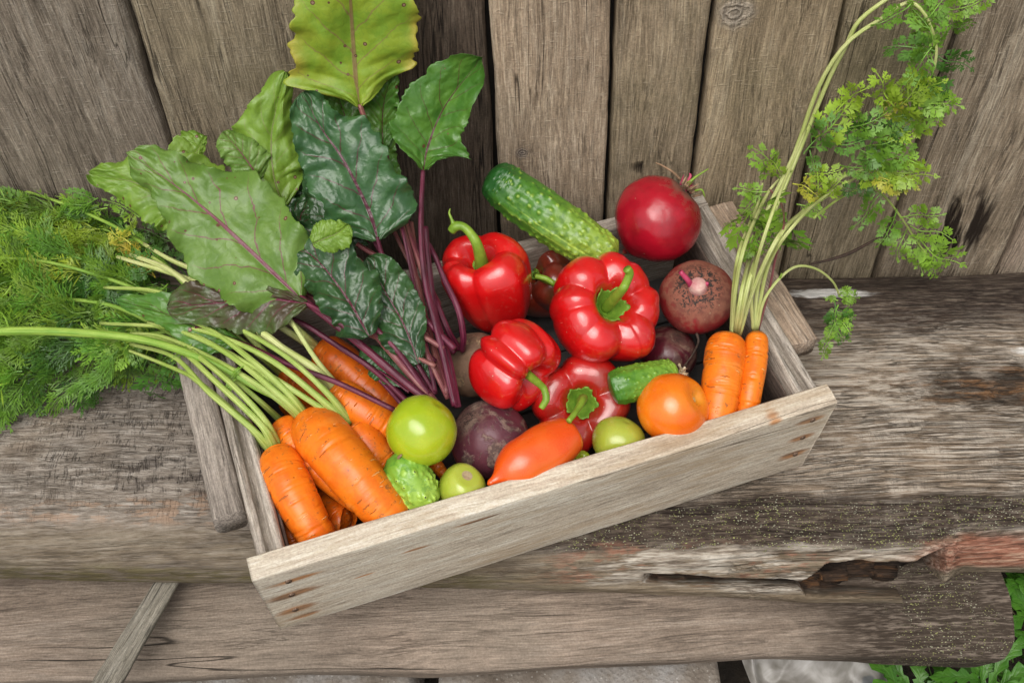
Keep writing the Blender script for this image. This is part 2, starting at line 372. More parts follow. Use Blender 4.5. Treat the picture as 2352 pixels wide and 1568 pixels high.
    col, h = lichen(s, p, col, h, s.math('MAXIMUM', s.mul(lp, 1.08), s.mul(bk_, .7)), sc=480, thr=.31)
    big_l = s.mul(s.mul(s.rng(s.vor(s.vadd(p, s.vscale(s.noise(p, 120, 3, col=True), .012)), 60), .26, .2, 0, 1), s.rng(s.noise(p, 17, 2), .56, .6)), lp); col = s.mix(s.mul(big_l, .0), col, (.36, .37, .26))
    return col, h
def front_extra(s, p, p1, col, h, g):
    g1, g2, g3, big, st = g
    nz = s.noise(s.map(p, scale=(1, 2.5, 2.5)), 9, 5, .62); x = s.xyz(p)[0]
    dk = s.math('MAXIMUM', s.blob(p, (.47, .50, -.1), (.17, .16, 9), .5, nz, .5), s.blob(p, (.12, .425, -.12), (.25, .022, 9), .5, nz, .5))
    col = s.mix(s.mul(dk, s.rng(g3, .45, .75, .95, .55)), col, (.034, .024, .017))
    kn = s.blob(p, (-.075, .435, -.1), (.045, .016, 9), .5, nz, .35)
    col = s.mix(kn, col, (.015, .01, .007)); h = s.add(h, s.mul(kn, -1))
    lm = s.mul(s.rng(s.add(x, s.mul(nz, .12)), .34, .46), 1.0)
    col, h = lichen(s, p, col, h, lm, sc=480, thr=.31)
    lt = s.mul(s.mul(lm, s.rng(s.noise(st(9, 160), 1, 5, .7), .5, .58)), s.rng(g3, .4, .6)); col = s.mix(s.mul(lt, .4), col, (.26, .21, .17))
    return col, h
M_seat = wood('seat_wood', 0, (.048, .034, .023), (.195, .15, .11), (.38, .32, .25), seed=20, grain=60, patch=.55, crack=.9, extra=seat_extra, bumpd=.0016)
M_front = wood('front_log_wood', 0, (.055, .04, .03), (.20, .155, .12), (.33, .275, .225), seed=31, grain=62, patch=.7, crack=.9, con=.75, warm=(.2, .165, .13), extra=front_extra, bumpd=.0012)
def stations(tab, nu, nr, disp, right_end=None):
    """tab: {u: [(v,z),...]} rows back to front; -> V grid (nr, nu)"""
    us = sorted(tab); rows = np.array([[PP((u, v, z)) for v, z in tab[u]] for u in us])      # (S, K, 3)
    uu = np.linspace(us[0], us[-1], nu)
    G = np.zeros((nu, rows.shape[1], 3))
    for k in range(rows.shape[1]):
        for c in range(3): G[:, k, c] = np.interp(uu, us, rows[:, k, c])
    G2 = np.stack([catmull(G[i], nr) for i in range(nu)], 1)     # (nr, nu, 3)
    ker = np.hanning(11); ker /= ker.sum()
    for c in (1, 2):
        pad = np.pad(G2[:, :, c], ((0, 0), (5, 5)), 'edge')
        G2[:, :, c] = np.apply_along_axis(lambda r_: np.convolve(r_, ker, 'valid'), 1, pad)
    du = np.gradient(G2, axis=1); dv = np.gradient(G2, axis=0); n = np.cross(dv, du); n /= np.linalg.norm(n, axis=2)[..., None]+1e-9
    if n[..., 2].mean() < 0: n = -n
    return G2 + n*disp(G2)[..., None], n
# crate plane (fitted): origin at the front-left top corner of the rim
YAW, TX, TY = .31034, .06112, -.02959
CO = np.array([-.2296, .4826, .125])
e1 = np.array([math.cos(YAW)*math.cos(TY), math.sin(YAW)*math.cos(TY), math.sin(TY)])
e2 = norm(np.cross([0, 0, 1.], e1)); e2 = e2*math.cos(TX)+np.array([0, 0, 1.])*math.sin(TX); e3 = np.cross(e1, e2)
CW, CD, CHH = .57, .30, .121
ORG = CO - e3*CHH
def bench_z(x, y):       # the seat follows the underside of the crate
    return .003 + (-.047)*(x+.2296) + .049*(y-.4826) - .006
def seat_row(u, back, flat_end, rest):
    r = []
    z = 0
    for v in back:
        z = 0.0
        for _ in range(4): q = P(u, v, z=z); z = bench_z(q[0], q[1])
        r.append((v, z))
    return r+rest
def rowset(u, vb, vf, low):
    r = [(u_v, None) for u_v in ()]
    out_ = []
    # hidden back roll-off, flat top, rounded front
    for v in (vb, vb+40, vb+150, (vb+vf)/2, vf-60, vf):
        z = 0.0
        for _ in range(4): q = P(u, v, z=z); z = bench_z(q[0], q[1])
        out_.append([v, z])
    zf = out_[-1][1]
    out_[0][1] -= .02
    out_ += [[vf+(low-vf)*.40, zf-.014], [vf+(low-vf)*.78, zf-.038], [low, zf-.066], [low+5, zf-.088], [low-12, zf-.115]]
    return [tuple(a) for a in out_]
tab = {-900: rowset(-900, 640, 1180, 1330), 0: rowset(0, 625, 1180, 1325), 590: rowset(590, 620, 1190, 1330), 1200: rowset(1200, 620, 1180, 1349), 1470: rowset(1470, 625, 1150, 1359),
       1830: rowset(1830, 640, 1135, 1374), 2098: rowset(2098, 636, 1130, 1381), 2150: rowset(2150, 636, 1130, 1345), 2205: rowset(2205, 636, 1130, 1306), 2352: rowset(2352, 628, 1130, 1309), 3200: rowset(3200, 610, 1130, 1320)}
def disp_seat(G):
    X, Y, Z = G[..., 0], G[..., 1], G[..., 2]
    d = fbm(np.stack([X*5, Y*9, Z*9], -1), 51, 3)*.004 + fbm(np.stack([X*10, Y*150, Z*150], -1), 52, 4)*.0016 + fbm(np.stack([X*40, Y*320, Z*320], -1), 55, 2)*.0007
    cr = np.exp(-((Y-.742-.004*np.sin(X*11))/.0022)**2)*ss(X, .3, .36)*ss(X, .56, .5)*.006
    cr2 = np.exp(-((Y-.628+(X-.4)*.0-.003*np.sin(X*17))/.002)**2)*ss(X, .28, .33)*.006
    hol = np.exp(-(((X-.6)/.13)**2+((Y-.765)/.026)**2))*(.012+.008*fbm(np.stack([X*30, Y*160, Z*0], -1), 60, 3))
    return d-cr-cr2-hol
G, nrm = stations(tab, 860, 380, disp_seat)
# rotten hollow under the front lip
X = G[..., 0]; sidx = np.linspace(0, 1, G.shape[0])[:, None]
jag = fbm(np.stack([X*26, X*0+2, X*0], -1), 71, 3)
xa, xb = P(1475, 1340, z=-.05)[0], P(2300, 1340, z=-.05)[0]
X1, X2 = P(1850, 1330, z=-.06)[0], P(2205, 1320, z=-.06)[0]
edge = .712+jag*.012-.050*ss(X, X1-.01, X1+.03); X3 = P(2085, 1380, z=-.08)[0]; lowe = .752+.6*ss(X, X3, X3+.008)+.010*vnoise(np.stack([X*30, X*0+5, X*0], -1), 72)+.040*ss(X, X1-.005, X1+.005)
cav = ss(X, xa, xa+.02)*(1-ss(X, X2-.03, X2))*ss(sidx, edge, edge+.007)*(1-ss(sidx, lowe-.007, lowe))
blk = vnoise(np.stack([np.floor(X*34), np.floor(sidx*60)+X*0, X*0], -1), 74)
depth_ = .012+.012*ss(X, X1-.01, X1+.02)+.05*ss(X, X3, X3+.01)*ss(sidx, .69, .74)+.012*np.clip(fbm(np.stack([X*22, sidx*30+X*0, X*0], -1), 73, 4)+.35, 0, 1)+.007*(blk+1)
G = G + np.array([0, .75, -.65])*(cav*depth_)[..., None]
CAVM = cav
def cav_paint(s, col):
    a = s.n('ShaderNodeAttribute'); a.attribute_name = 'col'; m_ = s.xyz(a.outputs['Vector'])[0]
    p = s.coord(); c = s.ramp(s.noise(s.map(p, scale=(14, 60, 60)), 1, 5, .7), [(.40, (.012, .008, .006)), (.54, (.045, .027, .017)), (.62, (.12, .06, .028)), (.68, (.24, .12, .05)), (.75, (.12, .08, .06))])
    return s.mix(m_, col, c)
# add cavity colouring to the seat material
sN = NT.__new__(NT); sN.m = M_seat; sN.t = M_seat.node_tree; sN.b = sN.t.nodes['Principled BSDF']; sN.tc = None
lk = sN.b.inputs['Base Color'].links[0].from_socket
sN.t.links.new(cav_paint(sN, lk), sN.b.inputs['Base Color'])
nr_, nu_ = G.shape[:2]
Vg = G.reshape(-1, 3); Fg = grid_faces(nr_, nu_)[:, ::-1].tolist()
cc_ = np.zeros((len(Vg), 3)); cc_[:, 0] = CAVM.ravel(); cc_[:, 1] = np.broadcast_to(sidx, CAVM.shape).ravel()
bm_ = mesh('log_bench', Vg, Fg, M_seat, origin=(0, 0, 0), col=cc_)
tag(bm_, 'cracked grey split log forming the bench seat, with lichen and a rotten hollow', 'bench')
low_edge = {-900: 1575, 0: 1572, 295: 1566, 674: 1548, 957: 1553, 1100: 1547, 1286: 1534, 1654: 1516, 1898: 1515, 2060: 1528, 2170: 1530, 2236: 1516, 2281: 1442, 2303: 1344}
def low_rows(u, e):
    return [(1240, -.118), (1300, -.108), (1290+.35*(e-1290), -.106), (1290+.72*(e-1290), -.112), (e-12, -.125), (e, -.142), (e+2, -.162), (e-10, -.19)]
tab2 = {u: low_rows(u, e) for u, e in low_edge.items() if u < 2230}
def disp_low(G):
    X, Y, Z = G[..., 0], G[..., 1], G[..., 2]
    d = fbm(np.stack([X*4, Y*9, Z*9], -1), 81, 3)*.005 + fbm(np.stack([X*9, Y*110, Z*110], -1), 82, 3)*.0011
    kx = (X+.075)/.05; ky = (Y-.437)/.016
    return d - np.exp(-(kx**2+ky**2))*.008 + np.exp(-(kx**2+((Y-.455)/.014)**2))*.003
G, nrm = stations(tab2, 760, 220, disp_low)
nr_, nu_ = G.shape[:2]
# rounded sawn end on the right
endx = np.interp(np.linspace(0, 1, nr_), [0, .3, .45, .7, .85, 1], [P(2280, 1290, z=-.11)[0], P(2306, 1340, z=-.11)[0], P(2303, 1370, z=-.11)[0], P(2272, 1460, z=-.115)[0], P(2240, 1515, z=-.13)[0], P(2225, 1515, z=-.15)[0]])
x0 = G[:, :1, 0]; tX = (G[..., 0]-x0)/(G[:, -1:, 0]-x0)
G[..., 0] = x0+(endx[:, None]-x0)*tX + 0
Vg = G.reshape(-1, 3); Fg = grid_faces(nr_, nu_)[:, ::-1].tolist()
ring = G[:, -1]; nE = len(Vg); ctr_ = ring.mean(0)+[.006, 0, 0]
t5 = np.linspace(0, 1, 8)[1:]; caps = [ring+(ctr_-ring)*q*np.array([1, 1, 1]) for q in t5]
Vg = np.vstack([Vg]+caps)
prev = [i*nu_+nu_-1 for i in range(nr_)]
for k in range(len(t5)):
    cur = [nE+k*nr_+i for i in range(nr_)]
    for i in range(nr_-1): Fg.append([prev[i], prev[i+1], cur[i+1], cur[i]])
    prev = cur
o = mesh('log', Vg, Fg, M_front, origin=(0, 0, 0))
tag(o, 'brown grey lower log with a dark knot hole, in front of the bench seat', 'log')
# ------------------------------------------------------------------ CRATE
CM = Matrix.Identity(4)
for i in range(3):
    CM[i][0], CM[i][1], CM[i][2], CM[i][3] = e1[i], e2[i], e3[i], ORG[i]
crate = thing('wooden_crate', (0, 0, 0), 'shallow weathered wooden crate filled with vegetables, standing askew on the log bench', 'crate', mat=CM)
def W(x, y, z): return ORG + e1*x + e2*y + e3*z
def rrect(a0, a1, b0, b1, r=.002, k=3, sub=6):
    pts = []
    cs = [(a1-r, b1-r, 0), (a0+r, b1-r, 90), (a0+r, b0+r, 180), (a1-r, b0+r, 270)]
    for i, (a, b, ang) in enumerate(cs):
        for j in range(k+1):
            t = R(ang+90*j/k); pts.append((a+r*math.cos(t), b+r*math.sin(t)))
        na, nb, nang = cs[(i+1) % 4]; e = pts[-1]; s_ = (na+r*math.cos(R(nang)), nb+r*math.sin(R(nang)))
        for j in range(1, sub): pts.append((e[0]+(s_[0]-e[0])*j/sub, e[1]+(s_[1]-e[1])*j/sub))
    return pts
def sweep(name, prof, axis, a0, a1, mat, parent, n=120, seed=0, amp=.0012, wob=.001, label=None, slant=0, taper=None, bow=0):
    prof = np.array(prof); K = len(prof); t = np.linspace(0, 1, n); c = prof.mean(0)
    o = [i for i in range(3) if i != axis]
    V = np.zeros((n, K, 3)); V[..., axis] = (a0+(a1-a0)*t)[:, None] + slant*(prof[:, 1]-prof[:, 1].min())[None]*np.where(t < .5, 1, -1)[:, None]*(np.abs(t-.5)*2)[:, None]**8
    d = prof-c; dn = d/(np.linalg.norm(d, axis=1)[:, None]+1e-9)
    A = V[..., axis]; sc = [0, 0, 0]
    q = np.stack([A*9, np.broadcast_to(prof[:, 0]*170, A.shape), np.broadcast_to(prof[:, 1]*170, A.shape)+seed*3.7], -1)
    rr = fbm(q, seed, 3)*amp + fbm(q*[5, 1, 1], seed+5, 2)*amp*.4
    w0 = fbm(np.stack([A*5, A*0+seed, A*0], -1), seed+9, 2)*wob
    tp = np.ones(n)
    V[..., o[0]] = prof[:, 0][None]+rr*dn[:, 0]+w0; V[..., o[1]] = prof[:, 1][None]+rr*dn[:, 1]+w0*.6 + bow*(4*t*(1-t))[:, None]
    F_ = grid_faces(n, K, True)
    if axis == 1: F_ = F_[:, ::-1]
    F_ = F_[:, ::-1].tolist()
    # end caps: fan through a slightly inset ring
    V = V.reshape(-1, 3); F_.append(list(range(K))); F_.append(list(range((n-1)*K, n*K))[::-1])
    ctr = V.mean(0)
    ob = mesh(name, V-ctr, F_, mat, parent, origin='local', label=label); ob.location = ctr; return ob
def nail_stain(stains, org_, dark_=(.1, .045, .02)):
    def f(s, p, p1, col, h, g):
        for (x, z, rx, rz) in stains:
            nz = s.noise(g[4](12, 90), 1, 3); 
            m_ = s.blob(p, (x-org_[0], -org_[1], z-org_[2]), (rx, .02, rz), .8, nz, .45)
            col = s.mix(s.mul(m_, .85), col, s.ramp(nz, [(.35, dark_), (.6, (.45, .19, .06))]))
        lo = s.rng(s.noise(g[4](3, 22), 1, 5, .65), .50, .64)
        col = s.mix(s.mul(lo, .6), col, (.36, .25, .145))
        return col, h
    return f
cols_c = ((.23, .17, .12), (.50, .425, .335), (.70, .64, .54))
fo = (CW/2, .012, .0605)
M_cf = wood('crate_front_wood', 0, *cols_c, seed=40, grain=62, patch=.35, crack=.6, bumpd=.0009, con=.5,
            extra=nail_stain([(.03, .098, .024, .004), (.022, .07, .022, .006), (.020, .036, .018, .007), (.026, .016, .014, .004), (.555, .10, .016, .005), (.552, .068, .015, .005), (.551, .034, .016, .006), (.51, .119, .008, .004), (.2, .105, .02, .002), (.14, .085, .014, .002), (.09, .062, .012, .002)], fo))
sweep('front_board', rrect(0, .024, 0, CHH, .0022, 3, 10), 0, 0, CW, M_cf, crate, 260, 1, .0013, .0006, 'pale grey front board of the crate with rusty nail stains at its ends', slant=-.075)
cd = ((.06, .047, .04), (.19, .15, .125), (.33, .28, .24)); cr_ = ((.10, .082, .068), (.31, .265, .22), (.54, .49, .43))
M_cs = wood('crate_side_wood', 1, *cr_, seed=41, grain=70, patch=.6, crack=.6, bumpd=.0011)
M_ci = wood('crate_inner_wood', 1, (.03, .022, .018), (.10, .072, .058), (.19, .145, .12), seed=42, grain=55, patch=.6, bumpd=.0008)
M_cb = wood('crate_back_wood', 0, *cr_, seed=43, grain=60, patch=.5, bumpd=.0009)
sideL = [(0, 0), (.012, 0), (.026, 0), (.026, .06), (.026, .112), (.0245, .1185), (.0215, .1205), (.0175, .1195), (.0155, .113), (.0125, .109), (.010, .112), (.0088, .1195), (.005, .1212), (.0012, .1195), (0, .114), (0, .06)]
def dens(pr, k=3):
    pr = np.array(pr); out_ = []
    for i in range(len(pr)):
        for j in range(k): out_.append(pr[i]+(pr[(i+1) % len(pr)]-pr[i])*j/k)
    return out_
sweep('side_board', dens(sideL), 1, .0245, CD-.018, M_cs, crate, 160, 2, .0016, .0006, slant=0)
sideR = [(CW-x, z) for x, z in sideL][::-1]
sweep('side_board', dens(sideR), 1, .0245, CD-.018, M_cs, crate, 160, 3, .0018, .0006)
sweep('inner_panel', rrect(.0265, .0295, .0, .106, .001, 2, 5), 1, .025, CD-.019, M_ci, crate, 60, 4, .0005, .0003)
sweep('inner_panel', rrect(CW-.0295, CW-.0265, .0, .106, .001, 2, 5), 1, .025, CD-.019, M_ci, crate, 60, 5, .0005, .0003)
sweep('back_board', rrect(CD-.0175, CD, 0, .120, .002, 3, 8), 0, 0, CW, M_cb, crate, 200, 6, .0013, .0006)
M_hb = wood('batten_wood', 1, (.09, .062, .045), (.27, .2, .145), (.47, .4, .33), seed=45, grain=60, patch=.6, bumpd=.001)
M_hl = wood('batten_grey_wood', 1, (.10, .082, .07), (.28, .24, .205), (.47, .42, .37), seed=46, grain=60, patch=.6, bumpd=.001)
sweep('batten', rrect(CW+.0015, CW+.033, .086, .113, .003, 3, 7), 1, .082, .285, M_hb, crate, 120, 7, .0014, .0008, 'brown batten nailed along the outside of the right end')
sweep('batten', rrect(-.032, -.0015, .070, .104, .009, 5, 5), 1, .082, .285, M_hl, crate, 120, 8, .0014, .0008, 'grey rounded batten nailed along the outside of the left end')
sF = NT('crate_floor_wood'); pF = sF.coord(); nF = sF.noise(sF.map(pF, scale=(4, 60, 60)), 1, 5, .6)
sF.done(sF.ramp(nF, [(.3, (.028, .026, .026)), (.7, (.085, .078, .075))]), .85, sF.bump(nF, .0008))
for k in range(4):
    sweep('floor_board', rrect(.026+k*.064, .087+k*.064, .003, .011, .001, 2, 6), 0, .028, CW-.028, sF.m, crate, 60, 12+k, .0004, .0003)
mN = NT('rusty_nail'); mN.done(mN.ramp(mN.noise(mN.coord(), 900, 3), [(.35, (.07, .035, .02)), (.65, (.3, .2, .14))]), .6, Metallic=.4)
for (x, z) in ((.021, .099), (.020, .070), (.019, .036), (.556, .100), (.553, .068), (.553, .034)):
    V, Fc, uv = tube([(x, .0035, z), (x, -.0009, z)], [.0030, .0030], 2, 14, resample=True)
    mesh('nail', V, Fc, mN.m, crate, origin='local')
# ------------------------------------------------------------------ vegetables: materials
def dirc(a, b, c): return norm(a*cR + b*cU + c*(-cF))
def skin_pepper(name, base, dark, mixamt=.6, rough=.30):
    s = NT(name); p = s.coord(); n1 = s.noise(p, 28, 3, .5); n2 = s.noise(p, 900, 2)
    col = s.mix(s.mul(s.rng(n1, .42, .66), mixamt), base, dark)
    sp = s.vor(p, 210); spm = s.mul(s.rng(sp, .12, .06, 0, 1), s.rng(s.noise(p, 70, 2), .54, .6)); dust = s.mul(s.rng(s.noise(p, 190, 5, .75), .56, .68), s.rng(s.noise(p, 24, 3), .45, .6)); col = s.mix(s.mul(dust, .16), col, (.45, .25, .18))
    col = s.mix(spm, col, (.75, .55, .4))
    r = s.add(rough, s.mul(s.rng(s.noise(p, 60, 4), .4, .7), .12))
    return s.done(col, r, s.bump(s.add(s.noise(p, 75, 2), s.mul(n2, .02)), .0009, .5), Specular_IOR_Level=.55, Coat_Weight=.85, Coat_Roughness=.07, Subsurface_Weight=.06, Subsurface_Scale=.01)
M_pep = skin_pepper('red_pepper_skin', (.60, .005, .006), (.42, .004, .004))
M_pepd = skin_pepper('dark_red_pepper_skin', (.42, .008, .006), (.22, .025, .012), .7)
M_pepb = skin_pepper('bronze_pepper_skin', (.22, .025, .012), (.16, .06, .02), .8)
def plant_mat(name, c1, c2, rough=.5, sc=60, streak=None, spec=.4, bd=.0006, trans=0):
    s = NT(name); p = s.coord(); n1 = s.noise(p, sc, 4, .6)
    col = s.ramp(n1, [(.32, c1), (.68, c2)])
    a = s.n('ShaderNodeAttribute'); a.attribute_name = 'col'
    if streak:
        n2 = s.noise(s.comb(s.mul(s.xyz(a.outputs['Vector'])[0], 4), s.mul(s.xyz(a.outputs['Vector'])[1], 4), s.mul(s.xyz(a.outputs['Vector'])[2], 9)), 1.2, 3)
        col = s.mix(s.rng(n2, .45, .6), col, streak)
    s.done(col, rough, s.bump(s.noise(p, sc*4, 3), bd, .5), Specular_IOR_Level=spec)
    return s.m
M_stemg = plant_mat('green_stalk_skin', (.13, .24, .02), (.25, .38, .04), .4)
M_cal = plant_mat('calyx_skin', (.10, .22, .02), (.2, .34, .035), .5, 150)
M_cut = plant_mat('cut_stalk_end', (.35, .32, .12), (.5, .45, .2), .7, 200)
def add_tube(name, pts, rad, mat, parent, n=24, seg=10, groove=0, flat=1, label=None):
    V, Fc, uv = tube(pts, rad, n, seg, flat, groove); L = uv[:, 1]; a = uv[:, 0]*2*math.pi
    return mesh(name, V, Fc, mat, parent, uv=uv, col=np.stack([np.cos(a), np.sin(a), L*30], 1), label=label)
def basis(ax, ref):
    z = norm(ax); x = norm(np.asarray(ref)-z*(np.asarray(ref)@z)); return x, np.cross(z, x), z
# ------------------------------------------------------------------ peppers
def pepper(label, cen, ax, Rr, H, centers, mat, prof=None, amp=.2, taper=.15, ref=None, stem=None, stem_r=.0042, calyx=.014, stem_pts=None, squash=1.0, pit=.16, tipamp=1.0, cal_mat=None):
    """centers: [(groove angle deg, depth)] -> the valleys between the lobes"""
    x, y, z = basis(ax, cR if ref is None else ref)
    cen = np.asarray(cen); t = thing('bell_pepper', cen, label, 'pepper', 'bell peppers in the crate')
    nu, nv = 110, 200
    base = prof or [(0, .42-pit), (.10, .42-pit), (.22, .44-pit*.6), (.42, .50), (.68, .53), (.90, .42), (1.0, .18), (1.0, -.06), (.93, -.28), (.78, -.44), (.52, -.53), (.26, -.50), (0, -.45)]
    c = catmull(base, nu); rho = np.maximum(c[:, 0], 0); zz = c[:, 1]
    th = np.linspace(0, 2*math.pi, nv, endpoint=False)
    g = np.zeros(nv)
    for a, d, wd in centers:
        dd = np.abs((th-R(a)+math.pi) % (2*math.pi)-math.pi); g = np.maximum(g, d*np.exp(-np.power(dd/R(wd), 1.25)))
    s = np.linspace(0, 1, nu)
    wA = np.interp(s, [0, .1, .28, .45, .6, .8, .93, 1], [.0, .5, 1.35, .95, .62, .85*tipamp, 1.2*tipamp, .3])
    L = 1 - amp*wA[:, None]*g[None]
    tp = 1 - taper*np.clip(.3-zz, 0, 1)
    rr = (rho*tp)[:, None]*L*Rr
    sh = zz[:, None]*H - g[None]*(np.interp(s, [0, .15, .3, .45, 1], [0, .06, .10, .0, 0])*H)[:, None] + g[None]*(np.interp(s, [0, .7, .9, 1], [0, 0, .10*tipamp, 0.02])*H)[:, None]
    lw = fbm(np.stack([np.cos(th)*1.4+cen[0]*90, np.sin(th)*1.4, th*0], -1), 7, 2)*.15
    rr = rr*(1+lw[None]*np.sin(np.clip(s*3.14, 0, 3.14))[:, None])
    V = cen + rr[..., None]*(np.cos(th)[None, :, None]*x + np.sin(th)[None, :, None]*y*squash) + sh[..., None]*z
    V += (fbm(V*45, 3, 2)*.0011)[..., None]*norm(z)
    mesh('body', V.reshape(-1, 3), grid_faces(nu, nv, True)[:, ::-1].tolist(), mat, t)
    z0 = (.42-pit)*H
    def loc(a, b, cz): return cen + x*a + y*b + z*(z0+cz)
    def pit_z(r_): return np.interp(r_/Rr, c[:nu//2, 0], c[:nu//2, 1])*H - z0
    if calyx:
        k = 60; th2 = np.linspace(0, 2*math.pi, k, endpoint=False); mb = []
        for q in np.linspace(0, 1, 9):
            r_ = calyx*q*(1+.10*np.cos(th2*5+.7)*q**3+.05*np.cos(th2*13+2)*q**2+.03*np.cos(th2*22)*q**4)
            zq = pit_z(r_)*.85+.0028+.0014*np.cos(th2*5)*q**3 + (.0012 if q > .85 else 0)
            mb.append(np.stack([r_*np.cos(th2), r_*np.sin(th2), zq+0*th2], -1))
        mb = np.array(mb).reshape(-1, 3)
        low = mb[-k:].copy(); low[:, 2] -= .004; low[:, :2] *= .93; allv = np.vstack([mb, low])
        V = np.array([loc(*q) for q in allv]); mesh('calyx', V, grid_faces(10, k, True)[:, ::-1].tolist(), cal_mat or M_cal, t)
    if stem:
        pts = [loc(0, 0, .0)] + [np.asarray(q) for q in stem]
        st = add_tube('stem', pts, stem_r, M_stemg, t, 30, 14)
    return t
pk_ = pepper('upright glossy red bell pepper, leftmost, with a curled green stem in front of the fence', P(1124, 668, z=.135)+[0, .004, 0], dirc(-.26, .70, .66), .0505, .098,
       [(262, 1.0, 26), (350, .6, 18), (85, .8, 20), (170, .8, 18), (205, .35, 14)], M_pep, amp=.2, taper=.36, calyx=.010, pit=.22, ref=cR,
       stem=[PP((1098, 568, .199)), PP((1082, 538, .212)), PP((1064, 521, .217)), PP((1047, 520, .217)), PP((1037, 530, .212))], stem_r=[.0078, .0056, .0046, .0044, .0052, .0046])
add_tube('stem_tip', [PP((1044, 521, .217)), PP((1038, 505, .222)), PP((1032, 490, .226)), PP((1034, 479, .229))], [.0036, .0016, .0011, .0005], M_stemg, pk_, 16, 8)
pepper('largest red bell pepper, broad and deeply ribbed, its stem and calyx facing the camera', P(1380, 715, z=.142), dirc(.30, .22, .93), .0600, .082,
       [(28, .95, 12), (66, .3, 7), (104, .9, 13), (160, .7, 10), (192, .5, 8), (228, .22, 7), (280, 1.0, 15), (303, .3, 6), (336, .55, 9)], M_pep, amp=.18, taper=.2, calyx=.0165, pit=.28,
       stem=[P(1427, 668, z=.198), P(1438, 650, z=.207), P(1446, 628, z=.216), P(1440, 617, z=.222)], stem_r=[.006, .0046, .0042, .0042, .0042])
pepper('small red bell pepper on its side, its curved stem hanging to the lower right', P(1178, 832, z=.139), dirc(.62, -.52, .42), .0475, .062,
       [(112, 1.0, 12), (80, .9, 11), (28, .75, 12), (200, .8, 15), (300, .8, 15)], M_pep, amp=.25, taper=-.02, calyx=.007, pit=.24, ref=dirc(.7, .7, 0), tipamp=1.7,
       stem=[P(1242, 884, z=.155), P(1252, 900, z=.156), P(1254, 918, z=.152), P(1243, 937, z=.146)], stem_r=[.005, .0036, .0034, .0036, .003], squash=.92)
pepper('dark red bell pepper underneath the others with a broad green calyx facing up', P(1328, 922, z=.078), dirc(.05, .02, 1), .053, .072,
       [(22, 1.0, 15), (118, .9, 14), (205, 1.0, 14), (290, .9, 14)], M_pepd, amp=.2, taper=.2, calyx=.0155, pit=.2, ref=cR,
       stem=[P(1340, 915, z=.118), P(1325, 942, z=.128), P(1306, 967, z=.132)], stem_r=[.006, .0042, .003, .0028])
pepper('dark bronze red pepper mostly hidden between the upright pepper and the largest pepper', P(1256, 650, z=.075), dirc(-.5, .3, .7), .044, .07,
       [(10, .9, 14), (100, .9, 14), (180, 1.0, 14), (270, .9, 14)], M_pepb, amp=.2, taper=.2, calyx=.006, pit=.1, ref=cR,
       stem=[P(1272, 652, z=.135), P(1255, 640, z=.142), P(1230, 634, z=.142)], stem_r=[.004, .0032, .0028, .0028])
# ------------------------------------------------------------------ generic lathe
def lathe(cen, ax, prof, nu=90, nv=120, ref=None, dist=0, dsc=30, seed=0, lob=None):
    x, y, z = basis(ax, cR if ref is None else ref); c = catmull(prof, nu)
    th = np.linspace(0, 2*math.pi, nv, endpoint=False); rr = np.maximum(c[:, 0], 0)[:, None]*np.ones(nv)[None]
    if lob: rr = rr*(1+lob(np.linspace(0, 1, nu)[:, None], th[None]))
    V = cen + rr[..., None]*(np.cos(th)[None, :, None]*x+np.sin(th)[None, :, None]*y) + c[:, 1][:, None, None]*z
    if dist:
        n_ = V-cen; n_ /= np.linalg.norm(n_, axis=2)[..., None]+1e-9; V = V + n_*(fbm(V*dsc, seed, 3)*dist)[..., None]
    co = np.stack(np.broadcast_arrays(np.cos(th)[None], np.sin(th)[None], np.linspace(0, 1, nu)[:, None]), -1).reshape(-1, 3)
    return V.reshape(-1, 3), grid_faces(nu, nv, True)[:, ::-1].tolist(), co
# ------------------------------------------------------------------ beets
def beet_mat(name, c1, c2, soil=(.16, .09, .055), soil_amt=.5, scab=0, crown=.12, rough=.38, tail=0, scabc=(.33, .24, .16), crack=0, spec=.5):
    s = NT(name); p = s.coord(); a = s.n('ShaderNodeAttribute'); a.attribute_name = 'col'; t = s.xyz(a.outputs['Vector'])[2]
    n1 = s.noise(p, 26, 5, .6); n2 = s.noise(p, 110, 4, .65)
    col = s.mix(s.rng(n1, .4, .62), c1, c2)
    sm = s.rng(s.add(t, s.mul(s.sub(n2, .5), .3)), crown, crown+.13, 1, 0)
    col = s.mix(s.mul(sm, soil_amt), col, s.mix(s.rng(n2, .45, .6), soil, tuple(c*.55 for c in soil)))
    dk = s.mul(s.rng(s.noise(p, 260, 4, .75), .49, .55), s.rng(s.add(t, s.mul(s.sub(n2, .5), .2)), crown*.75, crown*1.05, 1, 0))
    col = s.mix(s.mul(dk, min(1, soil_amt*1.3)), col, (.02, .013, .01))
    if tail: col = s.mix(s.mul(s.rng(s.add(t, s.mul(s.sub(n1, .5), .35)), tail, tail+.12), .8), col, soil)
    h = s.add(s.mul(n2, .5), s.mul(sm, .5)); rg = s.add(rough, s.mul(sm, .45))
    if scab:
        sn = s.noise(s.map(p, scale=(1, 1, 1)), 38, 6, .68, .8); sc_ = s.rng(sn, .50-.02, .56, 0, scab)
        col = s.mix(sc_, col, s.mix(s.rng(s.noise(p, 160, 4, .7), .42, .6), scabc, tuple(c*.35 for c in scabc))); h = s.add(h, s.mul(sc_, .9)); rg = s.add(rg, s.mul(sc_, .4))
    specks = s.mul(s.rng(s.vor(p, 120), .12, .06, 0, 1), s.rng(s.noise(p, 40, 2), .5, .6)); col = s.mix(s.mul(specks, .7), col, (.3, .2, .13))
    return s.done(col, rg, s.bump(h, .0008, .8), Specular_IOR_Level=spec)
